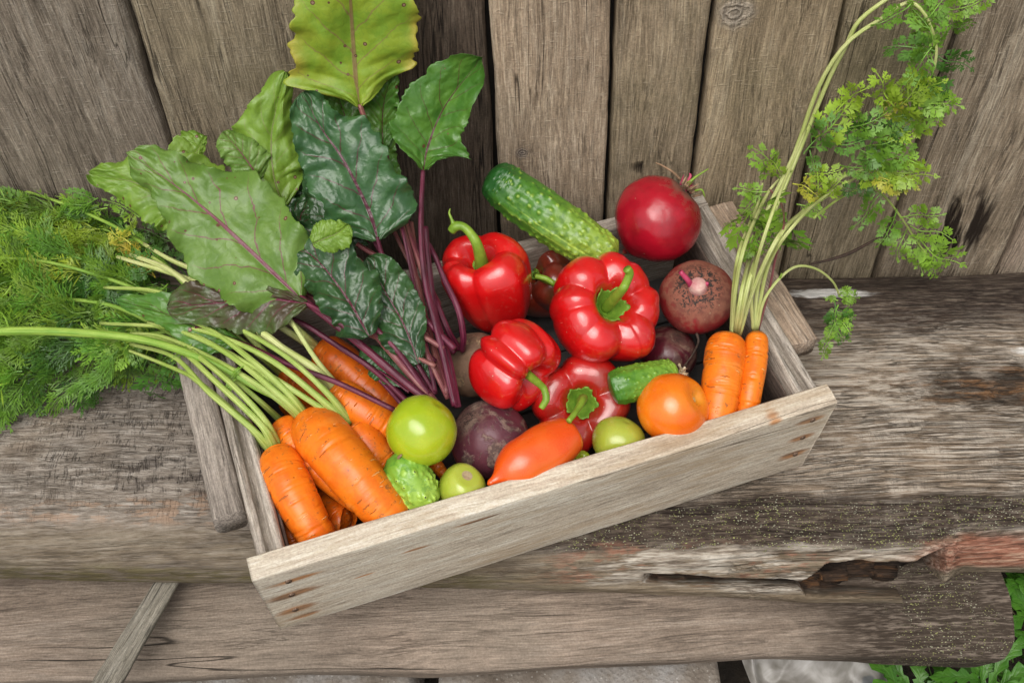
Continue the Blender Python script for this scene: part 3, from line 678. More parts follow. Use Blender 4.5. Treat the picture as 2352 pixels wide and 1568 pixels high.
def beetP(r, hs=1.0, tl=.35, crown=.22):
    return [(0, r*(.86*hs)), (r*crown, r*.86*hs), (r*.5, r*.80*hs), (r*.84, r*.52*hs), (r*1.0, r*.08), (r*.93, -r*.35*hs), (r*.68, -r*.70*hs), (r*.36, -r*.92*hs), (r*.12, -r*(1.03)*hs), (r*.045, -r*(1.0+tl*.5)*hs), (0, -r*(1.0+tl)*hs)]
def beet(label, cen, ax, r, mat, hs=1.0, tl=.35, dist=.002, seed=0, ref=None):
    t = thing('beetroot', cen, label, 'beetroot', 'beetroots in the crate')
    V, Fc, co = lathe(cen, ax, beetP(r, hs, tl), ref=ref, dist=dist, seed=seed); mesh('root', V, Fc, mat, t, col=co); return t
M_scar = plant_mat('beet_cut', (.45, .16, .17), (.62, .42, .36), .5, 120)
M_pink = plant_mat('pink_stub', (.32, .02, .07), (.48, .06, .13), .4, 90)
M_husk = plant_mat('dry_husk', (.16, .09, .05), (.42, .28, .17), .8, 120)
M_root = plant_mat('thin_root', (.03, .02, .015), (.09, .055, .04), .8, 200)
# top right beet
c = P(1512, 502, z=.158); r = 101*PX(c)
t = beet('glossy crimson beetroot with a tuft of sprouts, on the rear right crate corner', c, dirc(.62, .62, .25), r, beet_mat('crimson_beet', (.37, .006, .018), (.27, .005, .014), soil_amt=.75, crown=.14, rough=.22, tail=.80, spec=.6), tl=.22)
random.seed(5)
cr0 = P(1583, 428, z=.175)
for i in range(26):
    a = random.uniform(0, 6.28); d = norm(dirc(.6, .6, .3)+.9*(math.cos(a)*dirc(1, -1, 0)+math.sin(a)*dirc(0, 0, 1))*random.uniform(.2, 1)); b = cr0+(math.cos(a)*dirc(1, -1, 0)+math.sin(a)*dirc(0, 0, 1))*random.uniform(0, .013)-dirc(.6, .6, .3)*.004
    add_tube('crown_husk', [b, b+d*.006, b+d*random.uniform(.008, .014)+np.array([0, 0, -.002])], [.0016, .001, .0003], M_husk if i % 5 else M_pink, t, 6, 6)
add_tube('sprout', [PP((1580, 424, .178)), PP((1596, 408, .184)), PP((1627, 388, .19))], [.0024, .0016, .0011, .0006], M_stemg, t, 14, 8)
add_tube('sprout', [PP((1578, 420, .178)), PP((1586, 404, .184)), PP((1583, 398, .186))], [.002, .0016, .0006], M_pink, t, 10, 8)
add_tube('sprout', [PP((1596, 438, .176)), PP((1612, 436, .178)), PP((1619, 452, .172))], [.0012, .001, .0006], M_stemg, t, 12, 8)
add_tube('dry_stalk', [PP((1562, 412, .176)), PP((1545, 395, .186)), PP((1520, 380, .19)), PP((1506, 374, .192))], [.0016, .0014, .001, .0007], M_husk, t, 16, 8)
# crown-up beet
c = P(1600, 682, z=.125); r = 86*PX(c)
M_b2 = beet_mat('soily_beet', (.27, .012, .018), (.20, .035, .03), soil=(.23, .095, .055), soil_amt=.8, crown=.26, rough=.34)
t = beet('round beetroot with its earthy crown and pink cut stub facing up, below the crimson one', c, dirc(-.10, .30, .93), r, M_b2, hs=.93, seed=4)
ax_ = dirc(-.10, .30, .93); top = c+ax_*r*.80
ax_ = dirc(-.10, .30, .93)
add_tube('cut_stub', [top-ax_*.004, top+ax_*.003, top+ax_*.007], [.0105, .0098, .0085, .0070], M_scar, t, 8, 18)
s0 = top+dirc(-1, .1, 0)*.007
add_tube('stalk_stub', [s0, s0+dirc(-.5, .6, .7)*.010, s0+dirc(-.6, .65, .5)*.022], [.0034, .003, .0026], M_pink, t, 10, 10)
s0 = top+dirc(1, .1, 0)*.008
add_tube('stalk_stub', [s0-ax_*.003, s0+ax_*.004, s0+ax_*.007+dirc(1, .3, 0)*.002], [.003, .0026, .0014], M_pink, t, 8, 10)
add_tube('tail_root', [P(1600, 765, z=.11), P(1604, 785, z=.105), P(1592, 812, z=.09), P(1568, 845, z=.085), P(1550, 862, z=.083)], [.0016, .0012, .0009, .0007], M_root, t, 24, 7)
c = P(1535, 812, z=.072); r = 66*PX(c)
beet('dark purple beetroot tucked under the largest pepper, behind the small cucumber', c, dirc(.2, .5, .6), r, beet_mat('purple_beet', (.085, .008, .016), (.05, .008, .013), soil_amt=.4, rough=.3, scab=.25), seed=7)
c = P(1124, 1010, z=.085); r = 93*PX(c)
beetA = beet('large scabby purple brown beetroot with leafy stalks, beside the shiny green tomato', c, dirc(-.55, .62, .45), r, beet_mat('scabby_beet', (.105, .028, .04), (.065, .016, .026), soil=(.2, .13, .09), soil_amt=.6, scab=.75, rough=.42, scabc=(.24, .165, .125)), hs=1.02, dist=.0035, seed=9)
c = P(1094, 838, z=.090); r = 78*PX(c)
beetB = beet('earthy tan beetroot half hidden behind the small pepper, under the purple stalks', c, dirc(-.5, .5, .5), r, beet_mat('earthy_beet', (.22, .13, .08), (.11, .06, .04), soil=(.09, .06, .04), soil_amt=.5, scab=.9, rough=.7, scabc=(.36, .24, .14)), dist=.004, seed=11)
# ------------------------------------------------------------------ cucumbers
def cuke_mat(name, dark, mid, lite, pos=(.0, .35, 1.0), rough=.3):
    s = NT(name); p = s.coord(); a = s.n('ShaderNodeAttribute'); a.attribute_name = 'col'; v = s.xyz(a.outputs['Vector'])
    uvx = s.n('ShaderNodeUVMap').outputs[0]; uv = s.xyz(uvx)
    n = s.noise(p, 55, 4, .6)
    base = s.ramp(s.add(uv[1], s.mul(s.sub(n, .5), .35)), [(pos[0], dark), (pos[1], mid), (pos[2], lite)])
    ang = s.comb(s.mul(v[0], 3.4), s.mul(v[1], 3.4), s.mul(uv[1], .5)); st = s.noise(ang, 1.6, 3, .6)
    base = s.mix(s.mul(s.rng(st, .55, .66), s.rng(uv[1], .3, .8)), base, tuple(min(1, c*1.5+.03) for c in lite))
    mo = s.rng(s.noise(p, 170, 3, .6), .5, .62); base = s.mix(s.mul(mo, .4), base, dark)
    base = s.mix(s.rng(v[2], .25, .8, 0, .5), base, tuple(c*1.25 for c in lite))
    base = s.mix(s.rng(v[2], .93, .99), base, (.05, .05, .02))
    return s.done(base, rough, s.bump(s.noise(p, 240, 3), .0006, .7), Specular_IOR_Level=.5)
def cucumber(label, pts, rad, mat, warts=170, wh=.0013, ws=.0022, seed=0, n=150, seg=130, extra=None):
    C0 = np.array([np.asarray(p) for p in pts]); t = thing('cucumber', C0.mean(0), label, 'cucumber', 'cucumbers in the crate')
    rs = np.random.RandomState(seed); C = catmull(C0, n); L = np.linspace(0, 1, n)
    rr = np.interp(L, np.linspace(0, 1, len(rad)), rad); k = np.sqrt(np.clip(1-((L-.0)/.1-1)**2*(L < .1), 0, 1))*np.sqrt(np.clip(1-(((1-L)/.08-1)**2)*(L > .92), 0, 1)); rr = rr*np.clip(k, .02, 1)
    # ends: hemispherical advance
    T, N, B = frames(C); a = np.linspace(0, 2*math.pi, seg, endpoint=False)
    rib = 1+.022*np.cos(a*9)[None]*np.ones(n)[:, None]+.012*np.cos(a*3+1)[None]
    wv = np.zeros((n, seg)); Ltot = np.linalg.norm(np.diff(C, axis=0), axis=1).sum(); hmax = np.zeros((n, seg))
    for _ in range(warts):
        l0 = rs.uniform(.10, .96); a0 = rs.randint(18)*math.pi/9+rs.uniform(-.12, .12); hh = rs.uniform(.5, 1.1)*(.35+.65*ss(l0, .1, .4))
        dl = (L-l0)*Ltot; da = ((a-a0+math.pi) % (2*math.pi)-math.pi)*np.interp(l0, L, rr)
        w_ = hh*np.exp(-((dl[:, None])**2+(da[None])**2)/ws**2); wv = np.maximum(wv, w_)
    rad2 = rr[:, None]*rib + wv*wh*np.clip(rr/rr.max()*1.5, 0, 1)[:, None]
    V = C[:, None]+rad2[..., None]*(N[:, None]*np.cos(a)[None, :, None]+B[:, None]*np.sin(a)[None, :, None])
    V = V + (fbm(V*60, seed, 2)*.0012)[..., None]*np.array([0, 0, 1.])
    uv = np.stack(np.broadcast_arrays(a[None]/6.2832, L[:, None]), -1).reshape(-1, 2)
    co = np.stack([np.broadcast_to(np.cos(a)[None], wv.shape), np.broadcast_to(np.sin(a)[None], wv.shape), wv], -1).reshape(-1, 3)
    Fc = grid_faces(n, seg, True).tolist(); Fc += [list(range(seg)), list(range((n-1)*seg, n*seg))[::-1]]
    mesh('body', V.reshape(-1, 3), Fc, mat, t, uv=uv, col=co); return t
M_c1 = cuke_mat('large_cucumber_skin', (.016, .085, .014), (.075, .20, .02), (.27, .38, .045), (.16, .52, .98))
cucumber('large cucumber, dark green to pale warty green, leaning on the back rim of the crate', [P(1122, 398, z=.212), P(1175, 440, z=.200), P(1290, 520, z=.180), P(1412, 602, z=.155)], [.0165, .0225, .0248, .0250, .0238, .020], M_c1, 340, .0021, .0020, 3)
M_c2 = cuke_mat('gherkin_skin', (.03, .13, .015), (.10, .24, .02), (.22, .38, .045), (.05, .4, 1.0))
t = cucumber('small bumpy gherkin with a dried flower at its tip, above the orange tomato', [P(1400, 895, z=.118), P(1435, 884, z=.120), P(1500, 868, z=.116), P(1550, 854, z=.110)], [.015, .018, .0178, .0165, .013], M_c2, 240, .0011, .0013, 4)
M_fl = plant_mat('dried_flower', (.55, .42, .25), (.78, .66, .48), .8, 150)
fb = P(1560, 856, z=.112); mbf = MB(); rs = np.random.RandomState(2)
for i in range(9):
    d = norm(dirc(1, .05, .2)+rs.normal(0, .55, 3)); q = norm(np.cross(d, rs.normal(0, 1, 3))); l = rs.uniform(.007, .014)
    s5 = np.linspace(0, 1, 5); wd = .0028*np.sin(s5*2.6+.2)
    pth = fb+d*l*s5[:, None]+np.cross(d, q)*(.003*np.sin(s5*4+i))[:, None]
    V = np.concatenate([pth-q*wd[:, None], pth+q*wd[:, None]]); mbf.add(V, [[k, k+1, k+6, k+5] for k in range(4)])
mbf.build('dried_flower', M_fl, t)
M_c3 = cuke_mat('pickling_cucumber_skin', (.035, .16, .02), (.16, .34, .03), (.34, .50, .07), (.0, .3, .95))
t = cucumber('short light green gherkin with large warts next to the biggest carrot', [P(918, 1062, z=.118), P(932, 1084, z=.120), P(955, 1120, z=.112), P(982, 1165, z=.097)], [.0165, .0205, .021, .0195, .016], M_c3, 150, .0021, .0023, 6)
add_tube('dry_stalk', [P(925, 1066, z=.128), P(916, 1052, z=.140), P(922, 1044, z=.147)], [.0022, .0018, .0009], M_husk, t, 10, 8)
# ------------------------------------------------------------------ tomatoes
def tom_mat(name, c1, c2, c3=None, scar=None, rough=.22, spots=0, sh=.0, uv_t=.12):
    s = NT(name); p = s.coord(); a = s.n('ShaderNodeAttribute'); a.attribute_name = 'col'; t = s.xyz(a.outputs['Vector'])[2]
    n = s.noise(p, 20, 3, .5); col = s.mix(s.rng(n, .38, .64), c1, c2)
    if c3: col = s.mix(s.rng(s.add(t, s.mul(s.sub(n, .5), .3)), .05, .42, .85, 0), col, c3)
    if scar: col = s.mix(s.rng(s.add(t, s.mul(s.sub(s.noise(p, 130, 3), .5), .03)), uv_t-.012, uv_t+.012, 1, 0), col, s.ramp(s.noise(p, 240, 3), [(.3, tuple(c*.6 for c in scar)), (.7, scar)]))
    sp = s.mul(s.rng(s.vor(p, 170), .1, .05, 0, 1), s.rng(s.noise(p, 60, 2), .58, .64)); col = s.mix(s.mul(sp, .6), col, (.2, .12, .04))
    return s.done(col, s.add(rough, s.mul(s.rng(s.noise(p, 80, 3), .4, .7), .1)), s.bump(s.noise(p, 60, 2), .0007, .5), Specular_IOR_Level=.45, Coat_Weight=.45, Coat_Roughness=.12, Subsurface_Weight=.08, Subsurface_Scale=.008)
def tomato(label, cen, ax, r, hs, mat, lob=.015, n=5, ph=0, dent=.16, ref=None, prof=None, seed=0):
    t = thing('tomato', cen, label, 'tomato', 'tomatoes in the crate')
    pr = prof or [(0, r*hs*(.92-dent)), (r*.10, r*hs*(.93-dent)), (r*.30, r*hs*.93), (r*.62, r*hs*.86), (r*.9, r*hs*.5), (r, 0), (r*.9, -r*hs*.5), (r*.6, -r*hs*.85), (r*.25, -r*hs*1.0), (0, -r*hs*1.0)]
    V, Fc, co = lathe(cen, ax, pr, ref=ref, lob=lambda s, th: -lob*np.sin(s*3.14)*np.abs(np.cos(th*n/2+ph))**.5*0+lob*np.cos(th*n+ph)*np.sin(s*3.14), dist=.0034, dsc=17, seed=seed)
    mesh('fruit', V, Fc, mat, t, col=co); return t
c = P(970, 990, z=.142); r = 80*PX(c)
tomato('shiny green tomato resting on the beetroot and carrots, the largest green one', c, dirc(-.45, -.75, -.3), r, .94, tom_mat('green_tomato_skin', (.30, .42, .012), (.40, .48, .018), rough=.2), .018, 4, 1.2)
c = P(1545, 936, z=.108); r = 82*PX(c)
tomato('round orange tomato behind the front board, left of the two carrots', c, dirc(.70, .33, .55), r, .92, tom_mat('orange_tomato_skin', (.78, .185, .008), (.72, .13, .006), (.66, .27, .02), scar=(.62, .45, .2), uv_t=.085), .014, 5, .3, dent=.12)
c = P(1420, 1014, z=.086); r = 62*PX(c)
tomato('pale green striped tomato between the orange tomato and the plum tomato', c, dirc(-.3, -.8, -.4), r, .86, tom_mat('pale_tomato_skin', (.34, .40, .04), (.42, .46, .07), (.24, .34, .03)), .02, 5, .9)
c = P(1062, 1124, z=.098); r = 56*PX(c)
tomato('small green tomato with a tan blossom scar, at the front board beside the gherkin', c, dirc(.22, .62, .62), r, 1.04, tom_mat('scarred_tomato_skin', (.36, .43, .04), (.44, .48, .08), None, scar=(.52, .40, .24), uv_t=.19), .012, 4, .2, dent=.02)
c = P(1330, 1068, z=.075); r = 36*PX(c)
tomato('sliver of a small green tomato showing behind the stalk end of the plum tomato', c, dirc(.2, .5, .5), r, .95, tom_mat('hidden_tomato_skin', (.28, .37, .02), (.35, .42, .03)))
c = P(1600, 948, z=.07); r = 42*PX(c)
tomato('dark green tomato hidden behind the right side of the orange tomato', c, dirc(.2, .5, .5), r, .95, tom_mat('dark_tomato_skin', (.07, .16, .015), (.10, .2, .02)))
# plum tomato
pa, pb = P(1120, 1112, z=.112), P(1318, 992, z=.108); ax_ = norm(pb-pa); Lp = np.linalg.norm(pb-pa); cc = (pa+pb)/2; u_ = Lp
pr = [(0, .50*u_), (.05*u_, .495*u_), (.16*u_, .47*u_), (.205*u_, .38*u_), (.245*u_, .20*u_), (.245*u_, 0), (.222*u_, -.17*u_), (.155*u_, -.30*u_), (.075*u_, -.385*u_), (.042*u_, -.44*u_), (.03*u_, -.48*u_), (.0, -.505*u_)]
pl = tomato('red orange plum tomato with a pointed tip lying along the front board', cc, ax_, 1, 1, tom_mat('plum_tomato_skin', (.74, .085, .008), (.70, .12, .012), (.66, .06, .006), rough=.27), .02, 3, .5, prof=pr, seed=3)
# ------------------------------------------------------------------ carrots
def carrot_mat(name, c1, c2, dark=.5, seed=0, bright=1):
    s = NT(name); p = s.coord(); a = s.n('ShaderNodeAttribute'); a.attribute_name = 'col'; v = s.xyz(a.outputs['Vector'])
    cy = lambda k, l: s.comb(s.mul(v[0], k), s.mul(v[1], k), s.add(s.mul(v[2], l), seed*3.3))
    n = s.noise(cy(.8, 28), 1.4, 4, .6); col = s.mix(s.rng(n, .38, .64), c1, c2)
    wr = s.noise(p, 130, 2, col=True); q = s.vadd(cy(1.25, 470), s.vscale(s.vadd(wr, (-.5, -.5, -.5)), 1.3))
    d = s.vor(q, 1.0); rc = s.n('ShaderNodeTexVoronoi'); s.L(q, rc.inputs['Vector']); rc.inputs['Scale'].default_value = 1.0
    cs = s.xyz(rc.outputs['Color']); ln = s.mul(s.rng(d, .22, .36, 1, 0), s.math('GREATER_THAN', cs[0], .80))
    isd = s.math('GREATER_THAN', cs[1], 1-dark)
    col = s.mix(s.mul(ln, s.mul(s.sub(1.0, isd), .55)), col, (.85, .50, .2)); col = s.mix(s.mul(ln, s.mul(isd, .6)), col, (.20, .075, .02))
    ring = s.noise(cy(.45, 190), 1.0, 4, .62); dirt = s.mul(s.rng(s.noise(p, 110, 5, .75), .56, .66), s.rng(ring, .42, .55))
    pale = s.rng(s.noise(cy(.9, 60), 1.0, 3), .55, .7, 0, .35); col = s.mix(pale, col, (.80, .30, .06))
    col = s.mix(s.mul(s.rng(ring, .5, .7), .18), col, (.42, .11, .012))
    col = s.mix(s.mul(dirt, .7), col, (.17, .075, .03))
    top = s.rng(s.add(v[2], s.mul(s.sub(s.noise(p, 120, 3), .5), .006)), .001, .006, 1, 0)
    col = s.mix(s.mul(top, .75), col, (.16, .09, .025))
    h = s.add(s.mul(ring, .9), s.mul(ln, -1.3))
    return s.done(col, .33, s.bump(h, .0009, .8), Specular_IOR_Level=.42, Subsurface_Weight=.06, Subsurface_Scale=.006)
CR1, CR2 = (.80, .195, .010), (.70, .135, .006)
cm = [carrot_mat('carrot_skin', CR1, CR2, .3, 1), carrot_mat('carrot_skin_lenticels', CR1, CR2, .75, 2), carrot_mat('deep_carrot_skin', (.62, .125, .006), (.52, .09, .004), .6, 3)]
def carrot(label, pts, rad, mat, seed=0, group='carrots in the crate', n=170, seg=56, ringamp=.0010):
    C0 = np.array([np.asarray(p) for p in pts]); t = thing('carrot', C0[0], label, 'carrot', group)
    C = catmull(C0, n); s = np.linspace(0, 1, n); Lt = np.linalg.norm(np.diff(C, axis=0), axis=1).sum(); ln = s*Lt
    rr = np.interp(s, np.linspace(0, 1, len(rad)), rad); r0 = rad[0]
    e = np.clip(ln/(r0*.75), 0, 1); rr = rr*(.30+.70*np.sqrt(1-(1-e)**2)) if True else rr
    e2_ = np.clip((Lt-ln)/(max(rad[-1], .002)*1.0), 0, 1); rr = rr*np.sqrt(np.clip(1-(1-e2_)**2, .0, 1))+1e-5
    T, N, B = frames(C); a = np.linspace(0, 2*math.pi, seg, endpoint=False)
    q = np.stack(np.broadcast_arrays(np.cos(a)[None]*.6+seed, np.sin(a)[None]*.6, ln[:, None]*260), -1)
    q2 = np.stack(np.broadcast_arrays(np.cos(a)[None]*1.1+seed, np.sin(a)[None]*1.1, ln[:, None]*35), -1)
    rad2 = rr[:, None]*(1+.045*fbm(q2, seed, 2)) - ringamp*np.clip(fbm(q, seed+3, 3)*2.2-.3, 0, 1)*(rr/rr.max())[:, None]*1.6
    # crown dimple
    V = C[:, None]+rad2[..., None]*(N[:, None]*np.cos(a)[None, :, None]+B[:, None]*np.sin(a)[None, :, None])
    dm = np.exp(-(ln/.003)**2)*.0
    co = np.stack(np.broadcast_arrays(np.cos(a)[None], np.sin(a)[None], ln[:, None]), -1).reshape(-1, 3)
    Fc = grid_faces(n, seg, True).tolist(); Fc += [list(range(seg)), list(range((n-1)*seg, n*seg))[::-1]]
    mesh('root', V.reshape(-1, 3), Fc, mat, t, col=co); return t
mp = lambda u, v, z: PX(P(u, v, z=z))
kR = carrot('thicker of the two upright carrots at the right end, leafy tops leaning on the fence', [P(1672, 766, z=.128), P(1664, 830, z=.118), P(1656, 900, z=.108), P(1643, 975, z=.090), P(1634, 1010, z=.07)], [.0185, .0212, .0212, .0198, .0178, .0165, .014], cm[0], 1)
kS = carrot('thinner of the two upright carrots at the right end, touching the right side', [P(1740, 762, z=.128), P(1734, 830, z=.118), P(1722, 900, z=.108), P(1713, 965, z=.09), P(1708, 990, z=.075)], [.0108, .0125, .0126, .0122, .0115, .010, .008], cm[1], 2)
kA = carrot('biggest carrot, lying diagonally with its tip at the front board', [P(704, 962, z=.122), P(755, 1020, z=.130), P(820, 1098, z=.125), P(885, 1175, z=.106), P(935, 1230, z=.075)], [.0205, .0268, .0268, .0248, .0222, .020, .016], cm[0], 3)
kB = carrot('carrot with a blunt crown in the front left corner of the crate', [P(634, 1036, z=.118), P(656, 1095, z=.120), P(694, 1170, z=.112), P(732, 1240, z=.092), P(746, 1270, z=.07)], [.0175, .0215, .0212, .0198, .0182, .0165, .014], cm[1], 4)
kC = carrot('slender carrot squeezed between the biggest carrot and the blunt one', [P(650, 970, z=.116), P(680, 1022, z=.116), P(738, 1094, z=.106), P(828, 1172, z=.082)], [.0165, .0155, .0135, .0110, .0085, .0065], cm[0], 5)
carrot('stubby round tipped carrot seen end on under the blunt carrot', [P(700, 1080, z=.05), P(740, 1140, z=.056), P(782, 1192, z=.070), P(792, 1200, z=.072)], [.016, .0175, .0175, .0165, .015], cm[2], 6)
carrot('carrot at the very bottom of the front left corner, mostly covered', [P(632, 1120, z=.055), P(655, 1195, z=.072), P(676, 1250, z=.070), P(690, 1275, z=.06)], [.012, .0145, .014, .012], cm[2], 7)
kD = carrot('carrot running under the green tomato beside the biggest carrot', [P(812, 978, z=.118), P(850, 1025, z=.112), P(895, 1085, z=.09), P(935, 1130, z=.07)], [.0150, .0172, .0165, .0140, .011], cm[0], 8)
kE = carrot('ringed carrot with a dry crown pointing at the green tomato', [P(765, 893, z=.130), P(820, 935, z=.125), P(880, 975, z=.112), P(940, 1010, z=.09)], [.0160, .0190, .0190, .0175, .015], cm[1], 9)
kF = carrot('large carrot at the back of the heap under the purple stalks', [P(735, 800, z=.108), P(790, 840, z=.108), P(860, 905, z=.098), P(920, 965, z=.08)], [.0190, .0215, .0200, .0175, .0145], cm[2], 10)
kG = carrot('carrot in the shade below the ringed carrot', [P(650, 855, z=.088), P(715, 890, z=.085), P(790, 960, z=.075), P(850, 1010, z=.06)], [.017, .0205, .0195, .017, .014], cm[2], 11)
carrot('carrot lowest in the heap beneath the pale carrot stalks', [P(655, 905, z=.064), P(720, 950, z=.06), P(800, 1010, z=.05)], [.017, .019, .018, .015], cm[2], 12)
carrot('thin carrot tip poking out below the green tomato', [P(940, 1010, z=.066), P(985, 1050, z=.066), P(1012, 1080, z=.067), P(1030, 1108, z=.06)], [.010, .0088, .007, .0055, .0035], cm[0], 13)
#@@PART3
# ------------------------------------------------------------------ beet leaves
def leaf_mat(name, base, base2, vein, back=None, rough=.3, spots=0, yellow=None, vw=1.0, vstr=.8, puck=1.0, spec=.5, trans=.18):
    s = NT(name); p = s.coord(); uv = s.xyz(s.n('ShaderNodeUVMap').outputs[0]); sg = uv[0]; v = uv[1]
    t = s.math('ABSOLUTE', sg)
    n = s.noise(p, 34, 4, .6); n2 = s.noise(p, 120, 3, .6)
    col = s.mix(s.rng(n, .35, .65), base, base2)
    if yellow: col = s.mix(s.mul(s.rng(s.add(s.mul(t, .5), s.noise(p, 14, 3)), .86, 1.08), .8), col, yellow)
    if back:
        geo = s.n('ShaderNodeNewGeometry').outputs['Backfacing']; col = s.mix(geo, col, s.mix(s.rng(n, .35, .65), back, tuple(c*.8 for c in back)))
    side = s.mul(s.math('GREATER_THAN', sg, 0.0), .5)
    ph = s.add(s.add(s.mul(s.sub(v, s.mul(s.math('POWER', t, .85), .26)), 6.5), side), s.mul(s.sub(n, .5), .55))
    fr = s.math('ABSOLUTE', s.sub(s.math('FRACT', ph), .5))                 # 0 on a vein
    wv = s.mul(s.sub(1.15, t), .045*vw); sv = s.mul(s.rng(fr, s.mul(wv, .5), wv, 1, 0), s.rng(t, .97, .75))
    mr = s.rng(t, s.mul(s.sub(1.15, v), .030*vw), s.mul(s.sub(1.15, v), .058*vw), 1, 0)
    net = s.vor(s.vadd(p, s.vscale(s.noise(p, 60, 3, col=True), .016)), 85, 'DISTANCE_TO_EDGE'); nm = s.rng(net, .0, .05, 1, 0)
    col = s.mix(s.mul(nm, .22), col, tuple(c*.55+.02 for c in base2)); col = s.mix(s.mul(sv, vstr), col, vein); col = s.mix(s.mul(mr, min(1, vstr*1.3)), col, vein)
    if spots:
        d = s.vor(p, 120); rc = s.n('ShaderNodeTexVoronoi'); s.L(p, rc.inputs['Vector']); rc.inputs['Scale'].default_value = 120
        g = s.math('GREATER_THAN', s.xyz(rc.outputs['Color'])[0], 1-spots); rr_ = s.mul(s.xyz(rc.outputs['Color'])[1], .30)
        m1 = s.mul(s.math('LESS_THAN', d, rr_), g); m2 = s.mul(s.math('LESS_THAN', d, s.mul(rr_, .55)), g)
        col = s.mix(m1, col, (.13, .055, .03)); col = s.mix(s.mul(m2, .75), col, (.35, .24, .16))
    h = s.add(s.add(s.mul(s.rng(fr, 0, .3), .38*puck), s.mul(s.rng(net, 0, .4), .45*puck)), s.add(s.mul(mr, .8), s.mul(s.noise(p, 75, 3), .7*puck)))
    nb = s.bump(h, .0011, .8)
    s.done(col, s.add(rough, s.mul(n2, .12)), nb, Specular_IOR_Level=spec)
    tr = s.n('ShaderNodeBsdfTranslucent'); s.L(col, tr.inputs[0]); mx = s.n('ShaderNodeMixShader'); mx.inputs[0].default_value = trans
    s.t.links.new(s.b.outputs[0], mx.inputs[1]); s.t.links.new(tr.outputs[0], mx.inputs[2]); s.t.links.new(mx.outputs[0], s.t.nodes['Material Output'].inputs[0])
    return s.m
PV = (.13, .008, .035)
LM = dict(dark=leaf_mat('dark_beet_leaf', (.028, .085, .028), (.045, .12, .035), (.075, .008, .022), rough=.27, spec=.55, puck=1.0, trans=.06),
          deep=leaf_mat('deep_beet_leaf', (.018, .055, .018), (.035, .09, .025), (.085, .008, .022), rough=.26, spec=.55, puck=1.3, trans=.05),
          mid=leaf_mat('green_beet_leaf', (.06, .17, .022), (.10, .23, .03), (.10, .02, .03), rough=.28, spots=.2, vw=.7),
          under=leaf_mat('pale_beet_leaf', (.155, .265, .05), (.105, .205, .028), (.19, .03, .075), rough=.34, spots=.3, vw=.9, vstr=.7, puck=.7),
          yel=leaf_mat('yellow_beet_leaf', (.30, .41, .035), (.20, .35, .03), (.28, .13, .09), rough=.38, spots=.45, yellow=(.50, .40, .06), vw=.9, vstr=.55, puck=.6, trans=.25),
          lime=leaf_mat('lime_beet_leaf', (.19, .32, .035), (.15, .27, .03), (.27, .2, .12), rough=.36, spots=.2, vw=.6, vstr=.5, puck=.6),
          purp=leaf_mat('purple_beet_leaf', (.075, .13, .03), (.075, .055, .03), (.16, .015, .05), rough=.28, vw=1.1, vstr=.8, puck=1.4))
def stalk_mat(name, c1, c2):
    s = NT(name); a = s.n('ShaderNodeAttribute'); a.attribute_name = 'col'; v = s.xyz(a.outputs['Vector']); p = s.coord()
    st = s.noise(s.comb(s.mul(v[0], 2.4), s.mul(v[1], 2.4), s.mul(v[2], .25)), 1.6, 3, .6); n = s.noise(p, 30, 3)
    col = s.mix(s.rng(s.add(s.mul(st, .65), s.mul(n, .35)), .40, .60), c1, c2)
    return s.done(col, .38, s.bump(st, .0012, .8), Specular_IOR_Level=.45)
SM = dict(purple=stalk_mat('purple_stalk', (.055, .005, .018), (.17, .022, .055)), pink=stalk_mat('pink_stalk', (.15, .025, .045), (.31, .13, .105)),
          green=stalk_mat('green_stalk', (.26, .38, .06), (.46, .54, .16)), lt=stalk_mat('pale_green_stalk', (.40, .47, .13), (.60, .62, .28)), grn2=stalk_mat('fresh_green_stalk', (.15, .30, .03), (.30, .44, .07)))
